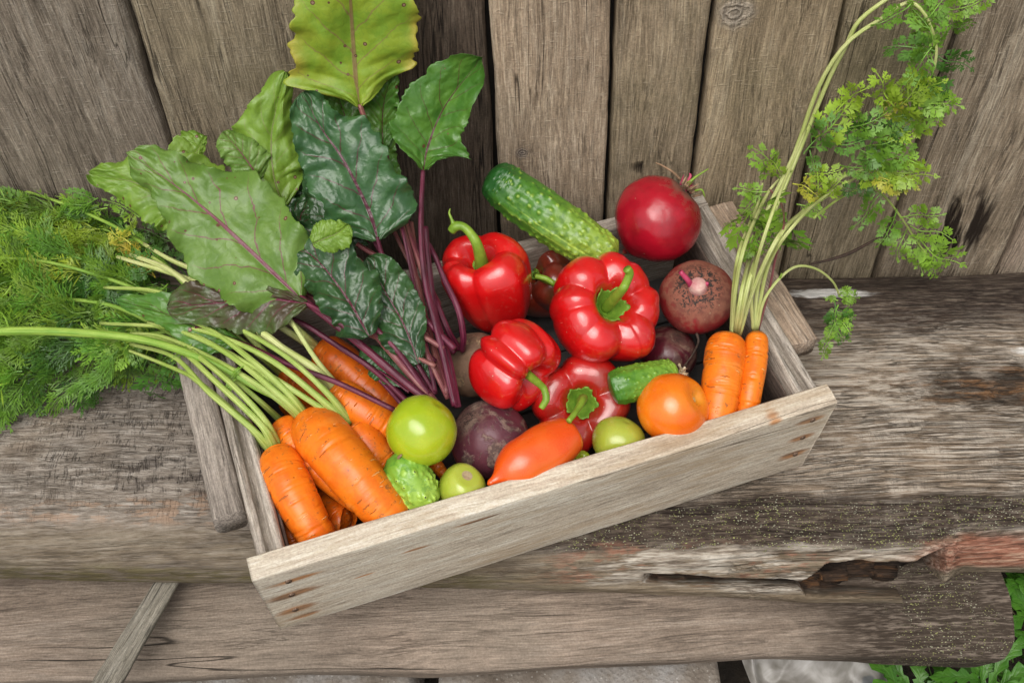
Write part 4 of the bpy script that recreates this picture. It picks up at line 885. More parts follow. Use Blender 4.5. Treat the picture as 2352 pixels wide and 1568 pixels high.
def blade(name, mid, Lw, Rw, mat, parent, ruf=.006, rn=7, curl=0.0, fold=0.0, seed=0, roll=0, ser=.06, nu=130, nv=56, thick=True, tip=.84):
    """mid: (u,v,h) from blade base to tip; Lw/Rw: [(s, half-width px)] to the left / right of the travel direction"""
    C = catmull([PP(q) for q in mid], nu); s = np.linspace(0, 1, nu); T = np.gradient(C, axis=0); T /= np.linalg.norm(T, axis=1)[:, None]
    vd = CAM-C; dist = (vd*(-cF)).sum(1); px = dist/F_PX; vd /= np.linalg.norm(vd, axis=1)[:, None]
    S = np.cross(vd, T); S /= np.linalg.norm(S, axis=1)[:, None]      # left of travel as seen by the viewer
    Nn = np.cross(T, S)
    if roll: S, Nn = S*math.cos(R(roll))+Nn*math.sin(R(roll)), Nn*math.cos(R(roll))-S*math.sin(R(roll))
    lw = np.interp(s, [a for a, _ in Lw], [b for _, b in Lw]); rw = np.interp(s, [a for a, _ in Rw], [b for _, b in Rw])
    if tip:
        k_ = np.sqrt(np.clip(1-((s-tip)/(1-tip))**2, 0, 1))
        lw = np.where(s > tip, np.interp(tip, s, lw)*k_, lw); rw = np.where(s > tip, np.interp(tip, s, rw)*k_, rw)
    ker = np.array([1, 2, 3, 2, 1])/9.; lw = np.convolve(np.pad(lw, 2, 'edge'), ker, 'valid'); rw = np.convolve(np.pad(rw, 2, 'edge'), ker, 'valid')
    t = np.linspace(-1, 1, nv); wd = np.where(t[None] > 0, lw[:, None], rw[:, None])*px[:, None]
    se = 1+(ser*2.4*fbm(np.stack(np.broadcast_arrays(s[:, None]*11+seed, np.sign(t)[None]*3, 0*s[:, None]), -1), seed, 3)+ser*1.0*fbm(np.stack(np.broadcast_arrays(s[:, None]*48+seed, np.sign(t)[None]*3, 0*s[:, None]), -1), seed+1, 2))*np.abs(t)[None]**3
    off = t[None]*wd*se
    at_ = np.abs(t)[None]
    ph = fbm(np.stack(np.broadcast_arrays(s[:, None]*rn*.8+seed*1.7, np.sign(t)[None]*2.+t[None]*.4, 0*s[:, None]), -1), seed+3, 2)
    ph2 = np.sin(s[:, None]*rn*5.2+seed+np.sign(t)[None]+2.5*ph)*.55
    big = float(np.clip((wd.max())/.046, .15, 1)); ruf = ruf*big
    hgt = ruf*(2.4*ph*at_**2.0 + ph2*at_**4*1.1) + .05*fold*at_ + curl*at_**2 + fold*at_ + .0048*big*fbm(np.stack(np.broadcast_arrays(s[:, None]*5, t[None]*2.4, 0*s[:, None]+seed), -1), seed+9, 3)*(1-at_**4) - .0015*np.exp(-(t[None]/.08)**2)
    sag = np.abs(np.sin(s[:, None]*6.5*3.14-at_*4.2+np.where(t[None] > 0, 1.57, 0)+2.2*ph))*.0019*big*np.sin(np.clip(at_*3.1, 0, 3.14))
    V = C[:, None]+off[..., None]*S[:, None]+(hgt+sag)[..., None]*Nn[:, None]
    uv = np.stack(np.broadcast_arrays(t[None], s[:, None]), -1).reshape(-1, 2)
    F1 = grid_faces(nu, nv)
    V2 = V-Nn[:, None]*.0004; n1 = nu*nv
    Vv = np.vstack([V.reshape(-1, 3), V2.reshape(-1, 3)]); F2 = F1[:, ::-1]+n1
    rim = [k for k in range(nv)]+[i*nv+nv-1 for i in range(1, nu)]+[(nu-1)*nv+k for k in range(nv-2, -1, -1)]+[i*nv for i in range(nu-2, 0, -1)]
    Fr = [[rim[i], rim[(i+1) % len(rim)], rim[(i+1) % len(rim)]+n1, rim[i]+n1] for i in range(len(rim))]
    return mesh(name, Vv, F1.tolist()+F2.tolist()+Fr, mat, parent, uv=np.vstack([uv, uv]))
def beet_leaf(root, stalk, srad, smat, mid, Lw, Rw, mat, **k):
    """leaf = stalk (part of the beetroot) with a blade (its sub-part)"""
    pts = [PP(q) for q in stalk]; V, Fc, uv = tube(pts, [r_*.86 for r_ in srad], 46, 16, 1.0, .35); a = uv[:, 0]*2*math.pi; ctr = np.array(root.location)
    st = mesh('leaf_stalk', V, Fc, SM[smat], root, uv=uv, col=np.stack([np.cos(a), np.sin(a), uv[:, 1]*30], 1))
    if mid:
        class Pp: pass
        b = blade('leaf_blade', mid, Lw, Rw, LM[mat], None, **k)
        loc = np.array(b.location); b.parent = st; b.location = loc - np.array(root.location)
    return st
Y = 10
# top yellow green leaf leaning on the fence
beet_leaf(beetA, [(1030, 905, Y+.665), (985, 760, Y+.735), (935, 560, Y+.81), (880, 400, Y+.865), (850, 310, Y+.885), (826, 240, Y+.90)], [.0042, .0038, .0036, .0034, .003], 'pink',
          [(826, 245, Y+.898), (815, 150, Y+.915), (806, 20, Y+.925), (800, -110, Y+.932), (798, -230, Y+.935)],
          [(0, 8), (.05, 40), (.12, 95), (.17, 155), (.20, 160), (.27, 145), (.4, 140), (.6, 135), (.8, 110), (1, 10)], [(0, 6), (.04, 35), (.10, 60), (.16, 90), (.22, 130), (.30, 148), (.45, 150), (.6, 140), (.8, 110), (1, 10)], 'yel', ruf=.006, seed=3)
# right leaf
beet_leaf(beetA, [(1045, 932, Y+.652), (1015, 800, Y+.70), (978, 650, Y+.755), (967, 520, Y+.805), (972, 385, Y+.86)], [.0042, .004, .0036, .0032, .0026], 'purple',
          [(972, 392, Y+.856), (985, 330, Y+.878), (1025, 240, Y+.90), (1108, 132, Y+.915)],
          [(0, 10), (.12, 40), (.25, 75), (.40, 95), (.52, 85), (.66, 92), (.8, 78), (.92, 45), (1, 6)], [(0, 10), (.1, 28), (.2, 58), (.30, 98), (.38, 96), (.46, 66), (.6, 62), (.75, 60), (.9, 42), (1, 6)], 'mid', ruf=.005, seed=5, fold=.012)
# leaf with folded left flap
beet_leaf(beetB, [(1020, 800, Y+.70), (930, 740, Y+.725), (830, 640, Y+.765), (720, 545, Y+.81), (655, 490, Y+.835), (615, 420, Y+.86), (602, 380, Y+.87)], [.0034, .0034, .0032, .003, .0024, .0014], 'pink', None, None, None, None)
beet_leaf(beetB, [(700, 560, Y+.80), (668, 510, Y+.83), (640, 462, Y+.85)], [.0026, .0024, .002], 'pink',
          [(652, 480, Y+.845), (628, 400, Y+.865), (625, 300, Y+.89), (655, 165, Y+.92)],
          [(0, 6), (.1, 18), (.22, 45), (.35, 60), (.5, 88), (.65, 90), (.8, 55), (.92, 16), (1, 4)], [(0, 8), (.12, 44), (.25, 70), (.4, 74), (.6, 62), (.75, 48), (.88, 20), (1, 4)], 'lime', ruf=.006, seed=8, curl=-.006)
beet_leaf(beetB, [(640, 500, Y+.84), (612, 440, Y+.855), (590, 405, Y+.862)], [.0018, .0016, .0012], 'pink',
          [(596, 412, Y+.858), (575, 380, Y+.862), (545, 340, Y+.87), (512, 302, Y+.88)], [(0, 30), (.3, 42), (.6, 45), (.85, 35), (1, 6)], [(0, 28), (.3, 50), (.6, 44), (.85, 22), (1, 4)], 'under', ruf=.005, seed=12, curl=-.004)
beet_leaf(beetB, [(640, 480, Y+.84), (600, 440, Y+.85), (570, 425, Y+.855)], [.0016, .0014, .001], 'pink',
          [(590, 432, Y+.852), (560, 420, Y+.855), (530, 408, Y+.86), (505, 396, Y+.862)], [(0, 20), (.4, 26), (1, 4)], [(0, 24), (.4, 20), (1, 4)], 'mid', ruf=.004, seed=14)
# behind, left and right of the top leaf
beet_leaf(beetB, [(990, 700, Y+.775), (900, 520, Y+.845), (840, 380, Y+.895)], [.0028, .0026, .002], 'pink',
          [(845, 390, Y+.893), (815, 320, Y+.905), (790, 260, Y+.92), (770, 200, Y+.93)], [(0, 12), (.3, 60), (.6, 75), (.85, 50), (1, 10)], [(0, 12), (.3, 50), (.6, 62), (.85, 40), (1, 10)], 'mid', ruf=.006, seed=17)
beet_leaf(beetB, [(1000, 690, Y+.78), (935, 500, Y+.855), (880, 330, Y+.905)], [.0026, .0024, .0016], 'purple',
          [(880, 335, Y+.90), (878, 280, Y+.915), (885, 220, Y+.925), (905, 165, Y+.932)], [(0, 14), (.3, 42), (.6, 50), (.85, 34), (1, 8)], [(0, 14), (.3, 34), (.6, 34), (.85, 20), (1, 8)], 'mid', ruf=.008, seed=19)
# big dark glossy leaf
beet_leaf(beetB, [(1045, 800, Y+.70), (985, 740, Y+.725), (915, 660, Y+.755), (880, 590, Y+.778), (866, 545, Y+.79)], [.004, .0038, .0036, .0032, .0026], 'purple',
          [(868, 552, Y+.788), (845, 480, Y+.81), (790, 370, Y+.84), (735, 290, Y+.865), (694, 212, Y+.885)],
          [(0, 10), (.06, 42), (.2, 92), (.35, 98), (.5, 104), (.65, 92), (.8, 62), (.92, 32), (1, 6)], [(0, 12), (.07, 70), (.18, 112), (.30, 104), (.42, 100), (.55, 108), (.64, 88), (.72, 54), (.85, 46), (.95, 30), (1, 6)], 'dark', ruf=.008, seed=23, curl=-.004)
# pale leaf behind at the far left, and big pale leaf in front of it
beet_leaf(beetB, [(1000, 840, Y+.68), (800, 740, Y+.74), (600, 600, Y+.80), (470, 520, Y+.84)], [.003, .003, .0028, .002], 'pink',
          [(470, 530, Y+.838), (400, 460, Y+.86), (310, 420, Y+.875), (205, 398, Y+.89)], [(0, 30), (.25, 72), (.5, 80), (.75, 52), (.92, 24), (1, 4)], [(0, 30), (.25, 130), (.45, 100), (.62, 90), (.8, 44), (.93, 16), (1, 4)], 'lime', ruf=.006, seed=27, roll=0)
beet_leaf(beetB, [(700, 600, Y+.80), (560, 480, Y+.86), (480, 400, Y+.89)], [.002, .0018, .0012], 'pink',
          [(500, 420, Y+.888), (450, 370, Y+.90), (460, 335, Y+.915), (472, 312, Y+.925)], [(0, 40), (.4, 60), (.8, 50), (1, 5)], [(0, 20), (.4, 18), (.8, 10), (1, 4)], 'lime', ruf=.005, seed=29)
beet_leaf(beetA, [(1003, 928, Y+.648), (950, 893, Y+.66), (830, 792, Y+.70), (740, 720, Y+.728), (690, 682, Y+.745)], [.0048, .0048, .0048, .0046, .0042], 'purple',
          [(690, 686, Y+.742), (590, 590, Y+.775), (470, 480, Y+.82), (380, 410, Y+.845), (292, 352, Y+.868)],
          [(0, 12), (.05, 60), (.14, 110), (.25, 118), (.38, 128), (.5, 108), (.62, 76), (.74, 60), (.87, 40), (.95, 24), (1, 6)],
          [(0, 10), (.04, 70), (.12, 110), (.22, 120), (.34, 150), (.42, 140), (.50, 120), (.56, 88), (.68, 72), (.8, 66), (.9, 42), (.96, 26), (1, 6)], 'under', ruf=.0085, seed=31, curl=-.003)
# purple flushed underside
beet_leaf(beetA, [(985, 915, Y+.655), (880, 840, Y+.685), (780, 740, Y+.715), (700, 694, Y+.735)], [.004, .0038, .0034, .0026], 'purple',
          [(705, 697, Y+.733), (620, 686, Y+.742), (510, 695, Y+.748), (384, 706, Y+.755)],
          [(0, 8), (.12, 50), (.3, 78), (.42, 90), (.55, 74), (.8, 46), (.93, 30), (1, 5)], [(0, 8), (.2, 22), (.4, 34), (.6, 40), (.8, 54), (.93, 50), (1, 8)], 'purp', ruf=.005, seed=35)
# long low leaf going left
beet_leaf(beetA, [(905, 940, .150), (780, 880, .163), (660, 835, .166), (560, 790, .165), (450, 752, .165)], [.0032, .0034, .0036, .0034, .0026], 'purple',
          [(560, 790, .163), (470, 757, .166), (380, 720, .168), (268, 690, .165)], [(0, 6), (.2, 46), (.4, 62), (.6, 34), (.8, 24), (1, 4)], [(0, 5), (.2, 18), (.4, 46), (.6, 62), (.8, 34), (1, 4)], 'mid', ruf=.005, seed=37)
# crumpled dark leaves in the middle
beet_leaf(beetA, [(985, 905, Y+.66), (900, 790, Y+.70), (800, 700, Y+.735)], [.0034, .0032, .003], 'purple',
          [(848, 772, Y+.700), (800, 690, Y+.728), (735, 605, Y+.765), (650, 535, Y+.80)], [(0, 16), (.12, 62), (.35, 60), (.6, 62), (.85, 50), (1, 10)], [(0, 16), (.08, 40), (.2, 66), (.38, 92), (.5, 74), (.62, 96), (.85, 60), (1, 10)], 'deep', ruf=.012, seed=41, rn=9)
beet_leaf(beetA, [(1000, 905, Y+.665), (950, 820, Y+.695), (915, 760, Y+.72)], [.003, .0028, .0024], 'purple',
          [(962, 835, Y+.685), (930, 750, Y+.715), (885, 670, Y+.745), (842, 592, Y+.775)], [(0, 26), (.2, 58), (.45, 62), (.7, 50), (.9, 34), (1, 6)], [(0, 14), (.15, 30), (.3, 50), (.45, 66), (.7, 64), (.9, 42), (1, 6)], 'deep', ruf=.009, seed=43, rn=8)
beet_leaf(beetA, [(790, 690, Y+.745), (760, 640, Y+.765), (740, 600, Y+.78)], [.0024, .002, .0016], 'purple',
          [(760, 650, Y+.762), (720, 600, Y+.785), (680, 560, Y+.80), (640, 470, Y+.83)], [(0, 20), (.3, 50), (.6, 48), (.9, 30), (1, 6)], [(0, 12), (.3, 40), (.6, 44), (.9, 26), (1, 6)], 'deep', ruf=.007, seed=45)
beet_leaf(beetA, [(940, 900, .142), (900, 870, .146), (870, 850, .146)], [.0018, .0016, .0012], 'purple',
          [(940, 885, .143), (900, 850, .147), (870, 825, .149), (832, 800, .150)], [(0, 10), (.3, 40), (.6, 46), (.85, 28), (1, 5)], [(0, 10), (.3, 24), (.6, 30), (.85, 22), (1, 5)], 'dark', ruf=.006, seed=47)
beet_leaf(beetA, [(985, 890, .140), (955, 850, .15), (940, 830, .153)], [.0018, .0016, .0012], 'purple',
          [(985, 880, .141), (965, 840, .152), (945, 805, .158), (905, 770, .165)], [(0, 10), (.3, 24), (.6, 30), (.85, 18), (1, 5)], [(0, 10), (.3, 24), (.6, 26), (.85, 16), (1, 5)], 'deep', ruf=.008, seed=48)
# little yellow leaf and a shaded one behind it
beet_leaf(beetB, [(990, 780, Y+.715), (880, 650, Y+.762), (800, 575, Y+.795), (745, 545, Y+.81)], [.0026, .0024, .002, .0014], 'pink',
          [(718, 560, Y+.765), (745, 548, Y+.768), (775, 535, Y+.772), (800, 515, Y+.775)], [(0, 16), (.3, 42), (.7, 36), (1, 8)], [(0, 8), (.3, 34), (.7, 44), (1, 10)], 'lime', ruf=.006, seed=51)
beet_leaf(beetB, [(960, 720, Y+.74), (820, 600, Y+.80), (720, 470, Y+.86), (705, 440, Y+.87)], [.0036, .0036, .0034, .0032], 'pink',
          [(722, 480, Y+.862), (712, 440, Y+.875), (705, 400, Y+.885), (700, 360, Y+.895)], [(0, 24), (.4, 50), (.8, 34), (1, 6)], [(0, 24), (.4, 60), (.8, 40), (1, 6)], 'deep', ruf=.006, seed=53)
beet_leaf(beetB, [(1000, 830, Y+.695), (870, 700, Y+.75), (740, 620, Y+.785)], [.003, .0028, .0024], 'purple',
          [(790, 655, Y+.775), (720, 570, Y+.81), (690, 500, Y+.84), (730, 460, Y+.86)], [(0, 30), (.4, 80), (.8, 40), (1, 6)], [(0, 30), (.4, 70), (.8, 40), (1, 6)], 'deep', ruf=.007, seed=54)
beet_leaf(beetB, [(960, 800, Y+.70), (800, 690, Y+.745), (660, 640, Y+.775)], [.003, .0028, .002], 'purple',
          [(700, 660, Y+.79), (650, 620, Y+.815), (600, 560, Y+.835), (570, 500, Y+.85)], [(0, 16), (.2, 50), (.5, 66), (.8, 50), (1, 8)], [(0, 16), (.2, 60), (.5, 74), (.8, 50), (1, 8)], 'dark', ruf=.008, seed=61)
beet_leaf(beetB, [(980, 760, Y+.72), (900, 620, Y+.77), (850, 540, Y+.80)], [.003, .0026, .002], 'purple',
          [(850, 560, Y+.812), (800, 500, Y+.835), (750, 430, Y+.86), (715, 350, Y+.885)], [(0, 20), (.2, 60), (.5, 70), (.8, 44), (1, 8)], [(0, 20), (.2, 50), (.5, 60), (.8, 40), (1, 8)], 'deep', ruf=.009, seed=63)
beet_leaf(beetA, [(1000, 900, Y+.665), (960, 700, Y+.745), (915, 480, Y+.83)], [.0026, .0024, .0018], 'purple',
          [(918, 500, Y+.86), (895, 420, Y+.882), (880, 350, Y+.90), (900, 280, Y+.918)], [(0, 10), (.3, 34), (.6, 40), (.85, 28), (1, 6)], [(0, 10), (.3, 30), (.6, 34), (.85, 24), (1, 6)], 'mid', ruf=.009, seed=65)
# bare stalks of the heap
for pts, rd, mt in [([(1052, 935, .135), (1030, 820, Y+.70), (1000, 720, Y+.745), (985, 600, Y+.79), (978, 520, Y+.82)], [.004, .0036, .0032, .0028], 'purple'),
                    ([(1048, 920, .13), (1020, 800, Y+.715), (975, 640, Y+.775), (932, 510, Y+.835)], [.0038, .0036, .0034, .0026], 'pink'),
                    ([(1000, 925, .142), (935, 850, .160), (862, 765, .175), (840, 740, .18)], [.0052, .0050, .0046, .004], 'pink'),
                    ([(1030, 915, .135), (985, 820, Y+.695), (930, 700, Y+.745), (905, 620, Y+.775), (820, 560, Y+.80)], [.0036, .0034, .0034, .003], 'pink'),
                    ([(1062, 805, .125), (1064, 770, .145), (1052, 710, .165), (1020, 640, .178), (1000, 590, .188), (985, 560, Y+.81)], [.0036, .0040, .0036, .0030, .0026], 'purple'),
                    ([(1054, 800, .118), (1030, 760, .14), (1005, 700, .155), (980, 640, .165)], [.0042, .0038, .0036, .003], 'purple'),
                    ([(940, 925, .135), (860, 850, .145), (770, 790, .155), (700, 745, .165), (640, 720, .17)], [.0036, .0036, .0034, .0028], 'purple'),
                    ([(1045, 810, .115), (1000, 760, .13), (940, 690, .15), (880, 640, .165), (840, 600, .18)], [.0036, .0034, .003, .003], 'purple'),
                    ([(1010, 700, .15), (960, 600, Y+.80), (945, 510, Y+.84)], [.003, .003, .0026], 'pink'),
                    ([(1000, 905, .13), (975, 855, .14), (960, 820, .145)], [.0028, .0026, .0022], 'purple'),
                    ([(925, 930, .13), (890, 890, .135), (850, 850, .14)], [.003, .0028, .0024], 'purple')]:
    beet_leaf(beetA if mt == 'purple' else beetB, pts, rd, mt, None, None, None, None)
# ------------------------------------------------------------------ carrot tops
def frond_tmpl(style, seed):
    """leaflets of one frond in a unit frame: x along, y across, z up; -> list of (V, F)"""
    rs = np.random.RandomState(seed); Vs = []; Fs = []; n = 0
    def lobe(p, d, l, w_, zt):
        nonlocal n
        q = np.array([-d[1], d[0]]); k = np.array([[0, 0.15], [.3, .75], [.62, 1], [1, 0], [.62, -1], [.3, -.75], [0, -.15]])
        for a, b in k:
            xy = p+d*l*a+q*w_*b; Vs.append([xy[0], xy[1], zt+.10*l*math.sin(a*3)-abs(b)*w_*.5])
        m_ = n; Fs.append([m_, m_+1, m_+5, m_+6]); Fs.append([m_+1, m_+2, m_+4, m_+5]); Fs.append([m_+2, m_+3, m_+4]); n += 7
    def strip(p, d, l, w_, zt):
        nonlocal n
        q = np.array([-d[1], d[0]])*w_
        for a, b in ((0, 1), (0, -1), (1, -.5), (1, .5)):
            xy = p+d*l*a+q*b; Vs.append([xy[0], xy[1], zt])
        Fs.append([n, n+3, n+2, n+1]); n += 4
    rot = lambda d, a: np.array([d[0]*math.cos(a)-d[1]*math.sin(a), d[0]*math.sin(a)+d[1]*math.cos(a)])
    X = np.array([1., 0])
    if style == 'carrot':
        NP = 5
        for i in range(NP+1):
            u_ = .16+.74*i/NP; last = i == NP
            for sd_ in ((0,) if last else (1, -1)):
                d = rot(X, sd_*R(rs.uniform(40, 58))) if not last else X; base = np.array([u_+sd_*.02+rs.uniform(-.02, .02), 0]); zt = rs.uniform(-.05, .05)
                l = (.38*(1-u_)**.6+.08)*rs.uniform(.75, 1.15); strip(base, d, l*.8, .008, zt)
                lobe(base+d*l*.55, d, l*.50, l*.075, zt)
                for r, k in ((.30, .42), (.52, .38), (.72, .26)):
                    for sj in (1, -1):
                        if rs.uniform() < .1: continue
                        dd = rot(d, sj*R(rs.uniform(30, 48))); ll = l*k*rs.uniform(.8, 1.2); lobe(base+d*l*r, dd, ll, ll*.17, zt+rs.uniform(-.02, .02))
                        if r < .6: lobe(base+d*l*r+dd*ll*.35, rot(dd, sj*R(36)), ll*.5, ll*.12, zt+.01)
    else:
        NP = 10
        for i in range(NP+1):
            u_ = .05+.85*i/NP; last = i == NP
            for sd_ in ((0,) if last else (1, -1)):
                d = rot(X, sd_*R(rs.uniform(16, 42))) if not last else X; base = np.array([u_, 0]); zt = rs.uniform(-.07, .07)
                l = (.46*(1-u_)**.55+.07)*rs.uniform(.7, 1.2); strip(base, d, l*.9, .0045, zt)
                for j in range(5):
                    r = .14+.80*j/4
                    for sj in (1, -1):
                        lobe(base+d*l*r, rot(d, sj*rs.uniform(.25, .75)), l*(.30*(1-r)+.16)*rs.uniform(.7, 1.3), .0105, zt+rs.uniform(-.06, .06))
    return np.array(Vs), Fs
TM = {st: [frond_tmpl(st, 10+i) for i in range(5)] for st in ('carrot', 'dill')}
def put_frond(mb, st, k, b, d, nrm_, L, col, bend=.25, wscale=1.0, mi=0):
    V, Fs = TM[st][k % 5]; d = norm(d); y = norm(np.cross(nrm_, d)); z = np.cross(d, y)
    x, yy, zz = V[:, 0], V[:, 1]*wscale, V[:, 2]
    zz = zz - bend*x**2 + .06*np.sin(x*9+k)
    yy = yy + .10*np.sin(x*4+k)*x
    W_ = np.asarray(b)+L*(x[:, None]*d+yy[:, None]*y+zz[:, None]*z)
    shade = 1
    mb.add(W_, Fs, col=col, mi=mi)
    xs = np.linspace(0, .98, 12); cv = np.asarray(b)+L*(xs[:, None]*d+(.10*np.sin(xs*4+k)*xs)[:, None]*y+(-bend*xs**2+.06*np.sin(xs*9+k))[:, None]*z)
    Vt, Ft, _ = tube(cv, [.0009*max(1, L/.07)*.9, .0004], 12, 5, resample=False); mb.add(Vt, Ft, col=np.array(col)*1.25+.02, mi=mi)
def fol_mat(name):
    s = NT(name); a = s.n('ShaderNodeAttribute'); a.attribute_name = 'col'; p = s.coord(); n = s.noise(p, 70, 3)
    col = s.mix(1.0, a.outputs['Color'], s.ramp(n, [(.3, (.75, .75, .75)), (.7, (1.2, 1.2, 1.1))]), 'MULTIPLY')
    s.done(col, .42, None, Specular_IOR_Level=.4)
    tr = s.n('ShaderNodeBsdfTranslucent'); s.L(col, tr.inputs[0]); mx = s.n('ShaderNodeMixShader'); mx.inputs[0].default_value = .25
    s.t.links.new(s.b.outputs[0], mx.inputs[1]); s.t.links.new(tr.outputs[0], mx.inputs[2]); s.t.links.new(mx.outputs[0], s.t.nodes['Material Output'].inputs[0]); return s.m
M_fol = fol_mat('feathery_leaf')
GR = dict(b=(.20, .36, .035), y=(.27, .41, .035), d=(.06, .16, .022), m=(.14, .29, .03), o=(.42, .42, .05), g=(.11, .25, .035))
def to_cam(p): return norm(CAM-np.asarray(p))
def fronds(name, parent, lst, seed=0, st='carrot', label=None, bend=.2):
    """lst: (base (u,v,h), tip (u,v,h), colour key[, style[, width]])"""
    mb = MB(); rs = np.random.RandomState(seed)
    for i, q in enumerate(lst):
        b, t_ = PP(q[0]), PP(q[1]); sty = q[3] if len(q) > 3 else st; wsc = q[4] if len(q) > 4 else 1.0
        nn = norm(to_cam(b)+rs.normal(0, .22, 3)); c = np.array(GR[q[2]])*rs.uniform(.85, 1.15)
        put_frond(mb, sty, i+seed, b, t_-b, nn, np.linalg.norm(t_-b), c, bend=rs.uniform(.0, bend), wscale=wsc)
    ctr = None
    o = mb.build(name, [M_fol], parent, smooth=False, label=label); return o
def stems(parent, lst, mat='lt', n=34, name='stem'):
    out_ = []
    for pts, rd in lst:
        V, Fc, uv = tube([PP(q) for q in pts], rd, n, 10, 1, .12); a = uv[:, 0]*2*math.pi
        out_.append(mesh(name, V, Fc, SM[mat], parent, uv=uv, col=np.stack([np.cos(a), np.sin(a), uv[:, 1]*30], 1)))
    return out_
B = Y+.925
# right pair: stems
stems(kR, [([(1688, 768, .128), (1706, 660, .19), (1745, 520, Y+.86), (1822, 360, Y+.90), (1880, 200, Y+.915), (1945, 100, Y+.92), (2030, 40, Y+.925), (2088, 6, Y+.925), (2128, 40, Y+.918), (2150, 105, Y+.91), (2146, 160, Y+.905)], [.0026, .0024, .0023, .0022, .0020, .0018, .0016, .0014]),
           ([(1694, 768, .128), (1722, 640, .20), (1765, 520, Y+.862), (1835, 350, Y+.90), (1900, 190, Y+.92), (1942, 108, Y+.925), (1972, 50, Y+.925), (2035, 0, Y+.93), (2080, -20, Y+.93)], [.0026, .0024, .0023, .0022, .0018]),
           ([(1683, 768, .128), (1690, 660, .185), (1712, 560, .225), (1760, 450, Y+.885), (1800, 400, Y+.90)], [.0026, .0022, .0019, .0014]),
           ([(1680, 766, .128), (1686, 650, .185), (1700, 570, .22), (1740, 470, Y+.88), (1752, 420, Y+.90)], [.0022, .0018, .0016, .0012]),
           ([(1698, 768, .128), (1732, 660, .185), (1790, 540, .235), (1850, 480, Y+.885), (1930, 410, Y+.895), (2045, 372, Y+.90)], [.0026, .0023, .002, .0018, .0014])])
stems(kS, [([(1732, 757, .130), (1745, 640, .185), (1800, 530, .235), (1870, 470, Y+.885), (1945, 422, Y+.90), (2010, 370, Y+.905)], [.0022, .0021, .0018, .0014]),
           ([(1736, 757, .130), (1765, 610, .20), (1830, 510, .245), (1910, 440, Y+.89), (1990, 395, Y+.90)], [.002, .0019, .0016, .0012]),
           ([(1739, 757, .130), (1755, 690, .165), (1790, 640, .18), (1830, 612, .18), (1875, 618, .165), (1912, 646, .14), (1928, 678, .115)], [.0016, .0016, .0014, .0013, .0012]),
           ([(1730, 757, .130), (1728, 650, .19), (1770, 500, .26), (1850, 300, Y+.905)], [.002, .002, .0018, .0012])])
mbo = stems(kS, [([(1742, 757, .130), (1768, 660, .175), (1782, 590, .205), (1800, 520, .235), (1795, 470, Y+.88), (1768, 435, Y+.89)], [.0013, .0012, .0010, .0008])], 'pink', name='dry_stem')
stems(kS, [([(1775, 655, .17), (1790, 640, .18), (1796, 628, .186)], [.0014, .0012, .001])], 'grn2')
FR_R1 = [((2146, 150, Y+.905), (2120, 20, Y+.91), 'm'), ((2150, 120, Y+.905), (2040, 100, Y+.90), 'g'), ((2140, 110, Y+.905), (2075, 190, Y+.895), 'm'), ((2148, 150, Y+.905), (2110, 235, Y+.895), 'm'),
         ((2090, 10, Y+.92), (2010, 70, Y+.91), 'm'), ((2080, -5, Y+.925), (2180, 60, Y+.915), 'b'), ((2150, 30, Y+.92), (2260, 0, Y+.91), 'b'), ((2170, 60, Y+.92), (2240, 60, Y+.905), 'm'), ((2140, 120, Y+.915), (2230, 170, Y+.91), 'd'), ((2120, 50, Y+.915), (2200, -20, Y+.915), 'm'), ((2200, 40, Y+.915), (2280, -20, Y+.91), 'b'), ((2100, 40, Y+.915), (2150, 140, Y+.905), 'b')]
fronds('foliage', kR, FR_R1+[((2140, 160, Y+.905), (2150, 265, Y+.90), 'd'), ((2110, 170, Y+.91), (2040, 250, Y+.905), 'y'), ((2100, 190, Y+.91), (2180, 250, Y+.905), 'd'), ((2080, 210, Y+.915), (2020, 270, Y+.905), 'o'),
        ((1752, 425, Y+.895), (1700, 500, Y+.885), 'b'), ((1760, 440, Y+.89), (1695, 440, Y+.885), 'b'), ((1790, 410, Y+.9), (1740, 350, Y+.89), 'b'), ((1800, 420, Y+.895), (1775, 370, Y+.89), 'y'), ((1745, 470, Y+.88), (1715, 560, .22), 'b'), ((1770, 470, Y+.885), (1800, 520, Y+.87), 'b'), ((1730, 540, .225), (1700, 600, .20), 'b'), ((1800, 500, Y+.87), (1760, 560, .22), 'm'),
        ((1850, 350, Y+.9), (1910, 270, Y+.89), 'g'), ((1930, 300, Y+.905), (2040, 260, Y+.89), 'm'), ((1900, 330, Y+.9), (2000, 330, Y+.89), 'g'), ((1870, 320, Y+.905), (1975, 245, Y+.895), 'y'), ((1860, 345, Y+.9), (1870, 400, Y+.89), 'g'), ((1920, 260, Y+.91), (1990, 190, Y+.9), 'y'), ((1820, 420, Y+.89), (1900, 450, Y+.88), 'o'), ((1850, 400, Y+.9), (1930, 390, Y+.885), 'y')], 3)
